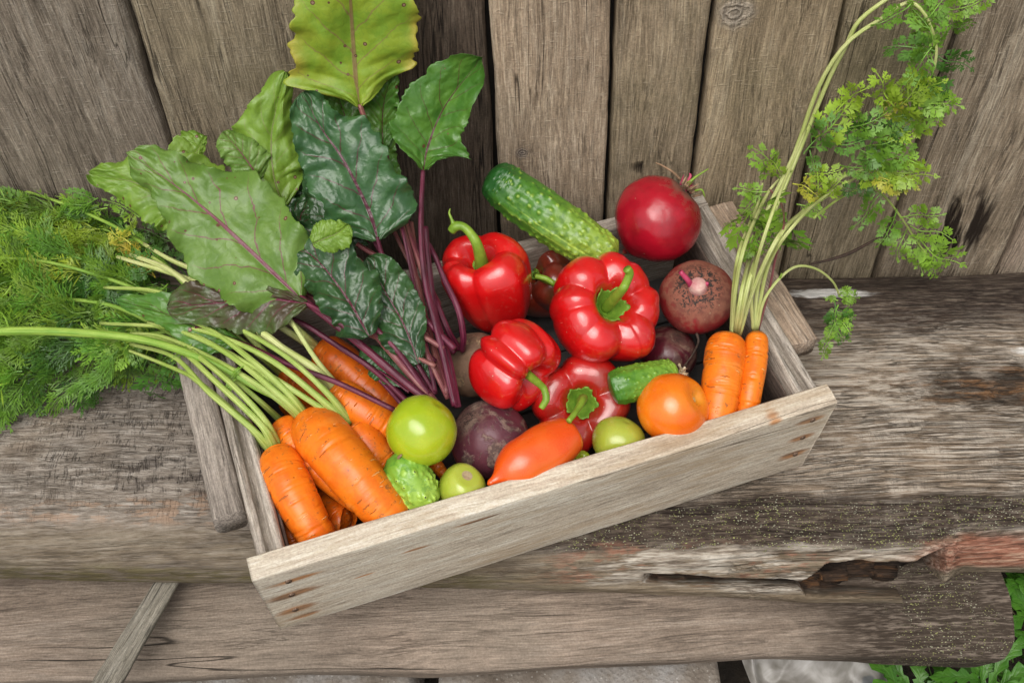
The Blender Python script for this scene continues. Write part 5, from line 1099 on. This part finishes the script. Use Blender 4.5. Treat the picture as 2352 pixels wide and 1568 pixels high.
fronds('foliage', kS, [((2010, 280, Y+.91), (2120, 180, Y+.885), 'y'), ((2060, 270, Y+.905), (2190, 250, Y+.88), 'b'), ((2000, 300, Y+.91), (2160, 290, Y+.885), 'y'), ((2100, 240, Y+.9), (2215, 245, Y+.88), 'b'), ((2090, 230, Y+.9), (2160, 180, Y+.885), 'y'), ((2050, 240, Y+.9), (2010, 180, Y+.89), 'y'),
        ((1950, 350, Y+.9), (2090, 300, Y+.885), 'm'), ((1980, 380, Y+.9), (2110, 330, Y+.88), 'm'), ((1960, 370, Y+.9), (2060, 350, Y+.885), 'g'), ((1930, 380, Y+.9), (2030, 400, Y+.88), 'm'), ((1990, 360, Y+.9), (2120, 370, Y+.885), 'b'), ((1940, 330, Y+.905), (2010, 270, Y+.9), 'd'), ((2000, 330, Y+.9), (2085, 270, Y+.895), 'd'),
        ((2010, 385, Y+.9), (2130, 400, Y+.88), 'y'), ((1990, 390, Y+.9), (2100, 440, Y+.875), 'o'), ((2020, 380, Y+.9), (2060, 460, Y+.88), 'y'), ((1960, 395, Y+.895), (2060, 430, Y+.88), 'y'), ((1985, 395, Y+.9), (1990, 460, Y+.885), 'd'), ((1890, 460, Y+.88), (1930, 400, Y+.88), 'y'), ((1880, 470, Y+.88), (1870, 400, Y+.885), 'y'), ((1920, 430, Y+.89), (1985, 440, Y+.88), 'd'),
        ((2040, 430, Y+.89), (1950, 520, Y+.88), 'm', 'carrot', .7), ((2030, 420, Y+.89), (2150, 400, Y+.87), 'y'), ((1830, 470, Y+.885), (1900, 490, Y+.87), 'b')], 9)
stems(kS, [([(1870, 500, .245), (1930, 455, Y+.89), (1990, 432, Y+.9), (2030, 450, Y+.905), (2070, 500, Y+.90), (2110, 560, Y+.895), (2130, 585, Y+.89)], [.0013, .0013, .0012, .001])], 'green')
fronds('foliage', kS, [((2070, 500, Y+.9), (2165, 485, Y+.88), 'b'), ((2085, 520, Y+.9), (2060, 600, Y+.885), 'b'), ((2100, 540, Y+.9), (2205, 625, Y+.88), 'b'), ((2110, 555, Y+.9), (2110, 632, Y+.885), 'b'), ((2090, 520, Y+.9), (2190, 555, Y+.88), 'b'), ((2060, 480, Y+.9), (2020, 570, Y+.885), 'm'), ((2120, 570, Y+.895), (2160, 632, Y+.885), 'b')], 14)
fronds('foliage', kS, [((1928, 672, .118), (1982, 682, .105), 'b'), ((1926, 680, .115), (1950, 655, .12), 'b'), ((1925, 690, .11), (1895, 680, .11), 'b'), ((1925, 700, .105), (1905, 760, .085), 'm'), ((1922, 715, .10), (1965, 730, .09), 'm'), ((1920, 730, .095), (1960, 765, .08), 'b'), ((1918, 740, .09), (1900, 790, .07), 'b'), ((1918, 750, .085), (1950, 790, .065), 'm'), ((1912, 770, .075), (1880, 825, .05), 'b'), ((1920, 690, .11), (1925, 790, .065), 'd'), ((1928, 680, .115), (1958, 700, .1), 'b')], 21)
# left carrots: stems run over the left rim
def ln(a, b, c, d=None): return [a, b, c] if d is None else [a, b, c, d]
stems(kA, [([(706, 968, .125), (640, 905, .158), (520, 810, .165), (400, 755, .155), (230, 742, .13)], [.0062, .0034, .003, .0026, .0016]),
           ([(702, 966, .123), (625, 905, .152), (500, 830, .160), (380, 775, .150), (300, 765, .135)], [.0055, .0036, .003, .0026, .0016]),
           ([(708, 962, .126), (660, 900, .158), (570, 820, .172), (470, 750, .168), (320, 690, .15)], [.0055, .0034, .003, .0026, .0016]),
           ([(704, 960, .124), (640, 890, .155), (560, 830, .163), (440, 770, .162), (340, 740, .15)], [.005, .0034, .003, .0026, .0016])], 'green')
stems(kB, [([(630, 1026, .122), (600, 975, .150), (500, 880, .164), (410, 800, .155), (330, 770, .14)], [.0060, .0034, .003, .0026, .0018]),
           ([(622, 1030, .120), (580, 985, .146), (480, 900, .162), (400, 820, .15), (300, 790, .13)], [.0058, .0032, .0029, .0024, .0018]),
           ([(612, 1024, .118), (560, 965, .142), (460, 880, .160), (410, 850, .15), (260, 790, .11)], [.005, .003, .0026, .0022, .0016]),
           ([(636, 1018, .122), (605, 960, .152), (530, 880, .168), (440, 805, .162)], [.005, .0032, .003, .0026])], 'green')
stems(kC, [([(645, 965, .108), (590, 915, .145), (500, 840, .150), (420, 790, .145)], [.0038, .0028, .0024, .002])], 'green')
stems(kD, [([(800, 972, .124), (730, 910, .155), (620, 825, .172), (500, 770, .17), (400, 745, .155)], [.0056, .0034, .003, .0028, .002]),
           ([(796, 976, .122), (720, 925, .150), (600, 850, .165), (480, 790, .162)], [.0048, .003, .0028, .0022]),
           ([(804, 966, .125), (750, 900, .158), (660, 820, .172), (560, 760, .176), (470, 720, .17)], [.0045, .0028, .0026, .0022])], 'green')
stems(kE, [([(772, 893, .134), (720, 845, .160), (650, 800, .168), (600, 762, .175), (480, 690, .18), (390, 620, .17), (300, 585, .15)], [.0048, .0044, .004, .0036, .0032, .0024]),
           ([(776, 886, .134), (730, 830, .162), (690, 770, .178), (665, 730, .185)], [.0032, .0026, .0024, .002]),
           ([(760, 895, .13), (700, 850, .15), (620, 790, .165), (560, 750, .172)], [.0032, .003, .0028, .002])], 'lt')
stems(kF, [([(735, 800, .112), (690, 760, .15), (600, 680, .175), (500, 640, .175), (400, 600, .165), (330, 560, .15)], [.004, .0034, .003, .0028, .002]),
           ([(730, 806, .112), (660, 760, .15), (560, 700, .17), (430, 640, .168), (270, 590, .15)], [.004, .0036, .0034, .003, .002])], 'lt')
stems(kG, [([(655, 855, .095), (600, 800, .14), (500, 700, .165), (420, 640, .168), (350, 590, .16)], [.0036, .0032, .003, .002]),
           ([(648, 860, .092), (590, 810, .135), (470, 720, .16), (360, 670, .155), (240, 660, .13)], [.0036, .0032, .003, .0018])], 'green')
# ------------------------------------------------------------------ dill and carrot tops on the left
def in_poly(x, y, pl):
    c = False
    for i in range(len(pl)):
        (x1, y1), (x2, y2) = pl[i], pl[i-1]
        if (y1 > y) != (y2 > y) and x < (x2-x1)*(y-y1)/(y2-y1)+x1: c = not c
    return c
poly = [(-330, 410), (0, 425), (110, 455), (235, 455), (320, 560), (420, 620), (380, 780), (330, 820), (150, 830), (60, 890), (-20, 930), (-330, 980)]
def surf_h(u, v): return float(np.interp(v, [380, 460, 600, 750, 850, 960], [.10, .125, .14, .13, .10, .05]))
def bed(parent, n, seed, mix, stfrac, polyg, dz=0, Lr=(90, 150), origin_=(620, 700), name='foliage'):
    rs = np.random.RandomState(seed); mb = MB(); k = 0; tries = 0
    while k < n and tries < 60000:
        tries += 1
        u, v = rs.uniform(-330, 430), rs.uniform(380, 980)
        if not in_poly(u, v, polyg): continue
        lay = rs.uniform(0, 1)**.7; z = surf_h(u, v)*(.35+.65*lay)+dz
        b = P(u, v, z=z)
        if b[1] > FY-.03: b = P(u, v, y=FY-.035)
        dpx = np.array([u-origin_[0], v-origin_[1]])/1.0; dpx /= np.linalg.norm(dpx)
        a = rs.normal(0, .38); dpx = np.array([dpx[0]*math.cos(a)-dpx[1]*math.sin(a), dpx[0]*math.sin(a)+dpx[1]*math.cos(a)])
        d = norm(dpx[0]*cR-dpx[1]*cU+rs.normal(0, .22, 3)+np.array([0, 0, -.05]))
        L = rs.uniform(*Lr)*PX(b); e = b+d*L
        if e[1] > FY-.012: d[1] -= (e[1]-FY+.02)/L; d = norm(d)
        if e[2] < .02: d[2] += .3; d = norm(d)
        pe = e-CAM; ez = pe @ cF; eu, ev = 1176+F_PX*(pe @ cR)/ez, 784-F_PX*(pe @ cU)/ez
        if ev < np.interp(eu, [-300, 0, 100, 240, 330], [385, 398, 428, 462, 540])+rs.normal(0, 8): continue
        yel = .8*math.exp(-(((u-200)/130)**2+((v-540)/70)**2)); r_ = rs.uniform()
        ky = 'o' if r_ < yel*.15 else 'y' if r_ < yel*.95 else mix[rs.randint(len(mix))]
        st = 'dill' if rs.uniform() < stfrac else 'carrot'
        c = np.array(GR[ky])*rs.uniform(.7, 1.25)*np.array([rs.uniform(.85, 1.2), 1, 1])
        put_frond(mb, st, rs.randint(99), b, d, norm(to_cam(b)+rs.normal(0, .35, 3)), L, c, bend=rs.uniform(-.05, .3), wscale=rs.uniform(.6, 1.0))
        k += 1
    return mb.build(name, [M_fol], parent, smooth=False)
dill = thing('dill_bunch', PP((120, 700, .06)), 'feathery green dill bunch on the bench at the left edge, with a thick stalk', 'dill')
bed(dill, 340, 1, ['b', 'm', 'b', 'm', 'b', 'd', 'm'], .97, poly, Lr=(110, 190))
stems(dill, [([(700, 940, .135), (600, 895, .152), (480, 830, .162), (330, 780, .160), (150, 762, .15), (-30, 762, .14), (-300, 790, .12)], [.003, .0034, .0042, .0048, .005, .005]),
             ([(420, 780, .13), (250, 700, .13), (60, 690, .11), (-200, 720, .08)], [.0024, .0022, .002]), ([(400, 700, .14), (250, 640, .14), (100, 600, .14), (-40, 590, .12)], [.0022, .002, .0018]),
             ([(430, 660, .15), (330, 560, .15), (200, 490, .15), (60, 440, .15), (-60, 420, .14)], [.0022, .002, .0016]), ([(400, 760, .12), (240, 780, .10), (100, 830, .07), (20, 910, .045)], [.002, .002, .0016])], 'grn2')
poly2 = [(200, 440), (330, 500), (470, 600), (520, 700), (420, 840), (300, 850), (200, 760), (150, 600)]
bed(kA, 34, 2, ['m', 'b', 'd', 'g'], .3, poly2, .0, (70, 110))
bed(kF, 26, 6, ['d', 'g', 'm'], .3, [(200, 440), (330, 500), (470, 600), (520, 660), (400, 690), (200, 620)], -.02, (70, 110))
fronds('foliage', kB, [((380, 850, .12), (350, 915, .06), 'd', 'carrot', 1.2), ((400, 840, .12), (395, 900, .08), 'd', 'carrot', 1.2), ((340, 820, .10), (325, 880, .06), 'g'), ((160, 840, .06), (180, 945, .035), 'd', 'dill', 1.2), ((200, 850, .06), (215, 930, .035), 'd', 'dill'),
        ((280, 780, .13), (330, 840, .11), 'm'), ((300, 790, .13), (240, 850, .09), 'b'), ((60, 870, .07), (0, 985, .035), 'm', 'dill'), ((20, 880, .07), (-40, 975, .035), 'm', 'dill'), ((100, 850, .07), (60, 950, .035), 'd', 'dill'), ((-20, 900, .06), (20, 970, .035), 'm', 'dill')], 33)
fronds('foliage', kA, [((540, 870, .165), (515, 905, .16), 'b', 'carrot', .8), ((560, 840, .168), (520, 870, .165), 'b', 'carrot', .5), ((600, 870, .158), (580, 840, .165), 'y', 'dill', .5), ((440, 790, .158), (400, 830, .15), 'b', 'carrot', .7)], 35)
# small yellowing leaves near the beet leaf
fronds('foliage', kG, [((300, 560, .16), (250, 520, .16), 'o'), ((310, 540, .16), (290, 490, .165), 'y'), ((350, 620, .155), (290, 640, .15), 'd'), ((370, 600, .158), (320, 560, .16), 'd'), ((330, 600, .158), (280, 580, .15), 'g')], 37)
# ------------------------------------------------------------------ twig, stick, stones, plastic, ground
tw = thing('twig', PP((1950, 575, Y+.94)), 'thin dark twig stuck at the foot of the fence behind the right carrots', 'twig')
add_tube('stick', [PP(q) for q in ((1862, 606, Y+.935), (1900, 598, Y+.935), (1950, 582, Y+.94), (2000, 556, Y+.945), (2032, 540, Y+.95))], [.0012, .0017, .0022, .0015, .001], M_root, tw, 40, 8)
sp = thing('wooden_stick', P(330, 1450, z=-.07), 'split grey wooden lath leaning over the lower log at the bottom left', 'stick')
M_st = wood('lath_wood', 0, (.08, .072, .055), (.26, .235, .19), (.45, .42, .36), seed=60, grain=150, patch=.4, crack=1.0, bumpd=.0012)
a_, b_ = P(405, 1300, z=-.085), P(228, 1600, z=-.060); L_ = np.linalg.norm(b_-a_)
prof = np.array(rrect(-.0115, .0115, -.006, .006, .002, 3, 6)); n_ = 120; tt = np.linspace(0, 1, n_)
V = np.zeros((n_, len(prof), 3)); V[..., 0] = (tt*L_)[:, None]; V[..., 1] = prof[:, 0]*np.interp(tt, [0, 1], [1.0, 1.18])[:, None]+ .0008*fbm(np.stack([tt*9, tt*0, tt*0], -1), 3)[:, None]
V[..., 2] = prof[:, 1]; V[..., 2] += .0009*fbm(np.stack([V[..., 0]*12, V[..., 1]*350, V[..., 2]*200], -1), 4, 3)
V[..., 2] -= .003*np.exp(-((V[..., 1]-.001-.002*np.sin(V[..., 0]*18))/.0008)**2)*ss(tt, .0, .1)[:, None]
Vs_ = V.reshape(-1, 3); Fs_ = grid_faces(n_, len(prof), True).tolist()+[list(range(len(prof))), list(range((n_-1)*len(prof), n_*len(prof)))[::-1]]
ctr = Vs_.mean(0); ob = mesh('lath', Vs_-ctr, Fs_, M_st, sp, origin='local')
xa_ = norm(b_-a_); ya_ = norm(np.cross([.25, -.35, 1], xa_)); za_ = np.cross(xa_, ya_); mm = Matrix.Identity(4); wc = a_+xa_*ctr[0]+ya_*ctr[1]+za_*ctr[2]-np.array(sp.location)
for i in range(3): mm[i][0], mm[i][1], mm[i][2], mm[i][3] = xa_[i], ya_[i], za_[i], wc[i]
ob.matrix_local = mm
# soil ground to the horizon
gs = NT('soil'); p = gs.coord(); n = gs.noise(p, 30, 6, .7); gcol = gs.ramp(n, [(.3, (.008, .006, .004)), (.6, (.035, .025, .016)), (.75, (.08, .06, .04))])
far = gs.rng(gs.vlen(p), 2.0, 5.0); gcol = gs.mix(far, gcol, gs.ramp(gs.noise(p, 3, 5), [(.3, (.04, .07, .02)), (.7, (.09, .12, .04))]))
gs.done(gcol, .95, gs.bump(n, .01))
xs = np.concatenate([[-150, -30, -8, -3], np.linspace(-1.2, 1.2, 90), [3, 8, 30, 150]]); ys = np.concatenate([[-150, -30, -8, -2], np.linspace(-.2, 1.0, 50), [2, 8, 30, 150]])
XX, YY = np.meshgrid(xs, ys); ZZ = -.34+.015*fbm(np.stack([XX*9, YY*9, XX*0], -1), 91, 4)*(np.abs(XX) < 1.5)
g_ = mesh('ground', np.stack([XX, YY, ZZ], -1).reshape(-1, 3), grid_faces(len(ys), len(xs)).tolist(), gs.m, origin=(0, 0, 0)); g_['kind'] = 'structure'
sm_ = NT('concrete_stone'); p = sm_.coord(); n = sm_.noise(p, 14, 5, .65); n2 = sm_.noise(p, 260, 3, .7)
col = sm_.ramp(n, [(.3, (.10, .075, .055)), (.5, (.20, .17, .14)), (.7, (.30, .285, .27))]); col = sm_.mix(sm_.rng(n2, .56, .68, 0, .6), col, (.12, .09, .07)); col = sm_.mix(sm_.rng(sm_.vor(p, 160), .2, .1, 0, .5), col, (.5, .48, .44))
sm_.done(col, .9, sm_.bump(sm_.add(n2, sm_.vor(p, 190)), .0012))
def stone(u0, u1, vt, zt, label, seed, y1=.62):
    q0, q1 = P(u0, vt, z=zt), P(u1, vt, z=zt); x0, x1 = q0[0], q1[0]; y0 = P((u0+u1)/2, 1640, z=zt)[1]
    n = 70; m_ = 40; s, t = np.meshgrid(np.linspace(0, 1, n), np.linspace(0, 1, m_))
    # rounded slab: top grid wrapped down at the rim
    def rim(a): return np.sign(a-.5)*(1-(1-np.abs(2*a-1))**1.0)
    ex = np.minimum(s, 1-s); ey = np.minimum(t, 1-t)
    X = x0+(x1-x0)*s; Yv = y0+(y1-y0)*t; e = np.minimum(ex*(x1-x0), ey*(y1-y0)); Z = zt-.10*(e < 1e-6)-.010*np.exp(-e/.006)*(e >= 1e-6)+.003*fbm(np.stack([X*30, Yv*30, X*0], -1), seed, 4)
    X = X+.004*fbm(np.stack([X*20, Yv*20, X*0+4], -1), seed+2, 3)
    o = mesh('stone_block', np.stack([X, Yv, Z], -1).reshape(-1, 3), grid_faces(m_, n).tolist(), sm_.m)
    tag(o, label, 'stone', 'stone blocks under the lower log')
stone(-330, 960, 1560, -.185, 'flat grey stone block left of the dark gap below the lower log', 1)
stone(1002, 1662, 1545, -.185, 'flat buff grey stone block right of the dark gap below the lower log', 4)
# crumpled plastic sheet
ps = NT('clear_plastic'); p = ps.coord(); n = ps.noise(p, 30, 3, .6, 1.5); bl = ps.rng(ps.vor(ps.vadd(p, ps.vscale(ps.noise(p, 40, 2, col=True), .01)), 38), .28, .4, 1, 0)
bl = ps.mul(bl, ps.rng(ps.xyz(p)[0], .0, .03)); pc = ps.ramp(n, [(.3, (.16, .145, .12)), (.7, (.32, .30, .28))]); pc = ps.mix(ps.mul(bl, .75), pc, (.09, .10, .11))
ps.done(pc, .42, None, Specular_IOR_Level=.6)
q0, q1 = P(1680, 1500, z=-.24), P(2075, 1500, z=-.24); nx, ny = 90, 50; s, t = np.meshgrid(np.linspace(0, 1, nx), np.linspace(0, 1, ny))
yb = q0[1]+.03; yf = P(1800, 1640, z=-.24)[1]; X = q0[0]+(q1[0]-q0[0])*s+(1-t)*.03*(1-2*s); Yv = yf+(yb-yf)*t
Zs = -.225-.045*(1-t)+.012*np.abs(fbm(np.stack([X*14, Yv*14, X*0], -1), 95, 3))*2+.01*np.exp(-((X-q0[0]-.045-(.3-Yv)*.1)/.006)**2)-.02*ss(s, .9, 1)
V = np.stack([X, Yv, Zs], -1).reshape(-1, 3); V2 = V-[0, 0, .0006]; Fp = grid_faces(ny, nx).tolist()
o = mesh('plastic_sheet', np.vstack([V, V2]), Fp+(np.array(Fp)[:, ::-1]+len(V)).tolist(), ps.m); tag(o, 'crumpled grey translucent plastic sheet with dark blotches below the lower log', 'plastic sheet')
# dandelions and weeds
dm = leaf_mat('dandelion_leaf', (.05, .16, .015), (.08, .22, .02), (.20, .32, .10), rough=.35, vw=.8, vstr=.4, puck=.5)
def dand_leaf(parent, b, d, L, wd, seed):
    nu, nv = 46, 11; s = np.linspace(0, 1, nu); t = np.linspace(-1, 1, nv)
    up = np.array([0, 0, 1.]); d = norm(d); y = norm(np.cross(up, d)); z = np.cross(d, y)
    tooth = .38+.62*np.abs(((s*4.6+seed*.3) % 1))**.8*1.0; env = np.interp(s, [0, .12, .5, .85, 1], [.12, .3, .85, .9, .03])
    w_ = wd*tooth*env; sw = -(((s*4.6+seed*.3) % 1))*.06*L*.6
    arch = .35*L*np.sin(s*1.9)-.35*L*s**2
    C = np.asarray(b)+s[:, None]*L*d+arch[:, None]*z+(.12*L*np.sin(s*3+seed))[:, None]*y
    V = C[:, None]+(t[None]*w_[:, None])[..., None]*y+(np.abs(t)[None]*sw[:, None])[..., None]*d+(.15*w_[:, None]*np.abs(t)[None])[..., None]*z
    uv = np.stack(np.broadcast_arrays(t[None], s[:, None]), -1).reshape(-1, 2)
    mesh('leaf', V.reshape(-1, 3), grid_faces(nu, nv).tolist(), dm, parent, uv=uv)
def dandelion(c, label, n, seed, L=(.06, .11), arc=(0, 6.28)):
    t = thing('dandelion', c, label, 'weed', 'dandelions beside the bench'); rs = np.random.RandomState(seed)
    for i in range(n):
        a = arc[0]+(arc[1]-arc[0])*(i+rs.uniform(0, .6))/n
        dand_leaf(t, np.asarray(c)+[0, 0, .004*i/n], [math.cos(a), math.sin(a), rs.uniform(.15, .7)], rs.uniform(*L), rs.uniform(.009, .014), seed+i)
zg = -.235
dandelion(P(2375, 1420, z=zg+.02), 'jagged leaved dandelion right of the sawn end of the lower log', 14, 1, (.06, .10))
dandelion(P(2260, 1590, z=zg), 'dandelion with long leaves at the bottom right corner', 14, 5, (.06, .10))
dandelion(P(2090, 1600, z=zg-.03), 'dandelion poking out beneath the log right of the plastic sheet', 12, 9, (.05, .09))
dandelion(P(2420, 1600, z=zg), 'dandelion cut off by the right edge below the rotten log end', 13, 12, (.06, .10))
dandelion(P(2345, 1320, z=zg+.04), 'dandelion in the shade under the red end of the bench seat', 9, 15, (.05, .08))
mb = MB(); rs = np.random.RandomState(8)
for i in range(260):
    u, v = rs.uniform(1640, 2600), rs.uniform(1330, 1680)
    b = P(u, v, z=-.335)
    if b[1] > .5 and b[0] < .42: continue
    d = norm(np.array([rs.normal(0, .5), rs.normal(0, .5), 1])); q = norm(np.cross(d, rs.normal(0, 1, 3))); l = rs.uniform(.03, .09); s5 = np.linspace(0, 1, 6)
    c_ = b+d*l*s5[:, None]+np.array([rs.normal(0, .02), rs.normal(0, .02), -.012])*(s5**2)[:, None]; w5 = .0012*(1-s5)
    mb.add(np.concatenate([c_-q*w5[:, None], c_+q*w5[:, None]]), [[k, k+1, k+7, k+6] for k in range(5)], col=np.array([(.09, .2, .02), (.05, .12, .015), (.25, .2, .1)][rs.randint(3)]))
for i in range(200):
    u, v = rs.uniform(2150, 2600), rs.uniform(1330, 1680); b = P(u, v, z=-.33+rs.uniform(0, .05)); d = norm(rs.normal(0, 1, 3)*[1, 1, .3])
    q = norm(np.cross(d, [0, 0, 1.])); l = rs.uniform(.01, .025); V = [b, b+d*l*.5+q*l*.3, b+d*l, b+d*l*.5-q*l*.3]; mb.add(V, [[0, 1, 2, 3]], col=np.array([(.07, .2, .02), (.04, .11, .015)][rs.randint(2)]))
g2 = mb.build('grass', [M_fol], None, smooth=False); tag(g2, 'thin grass and small weeds on the dark soil at the bottom right', 'grass', kind='stuff')
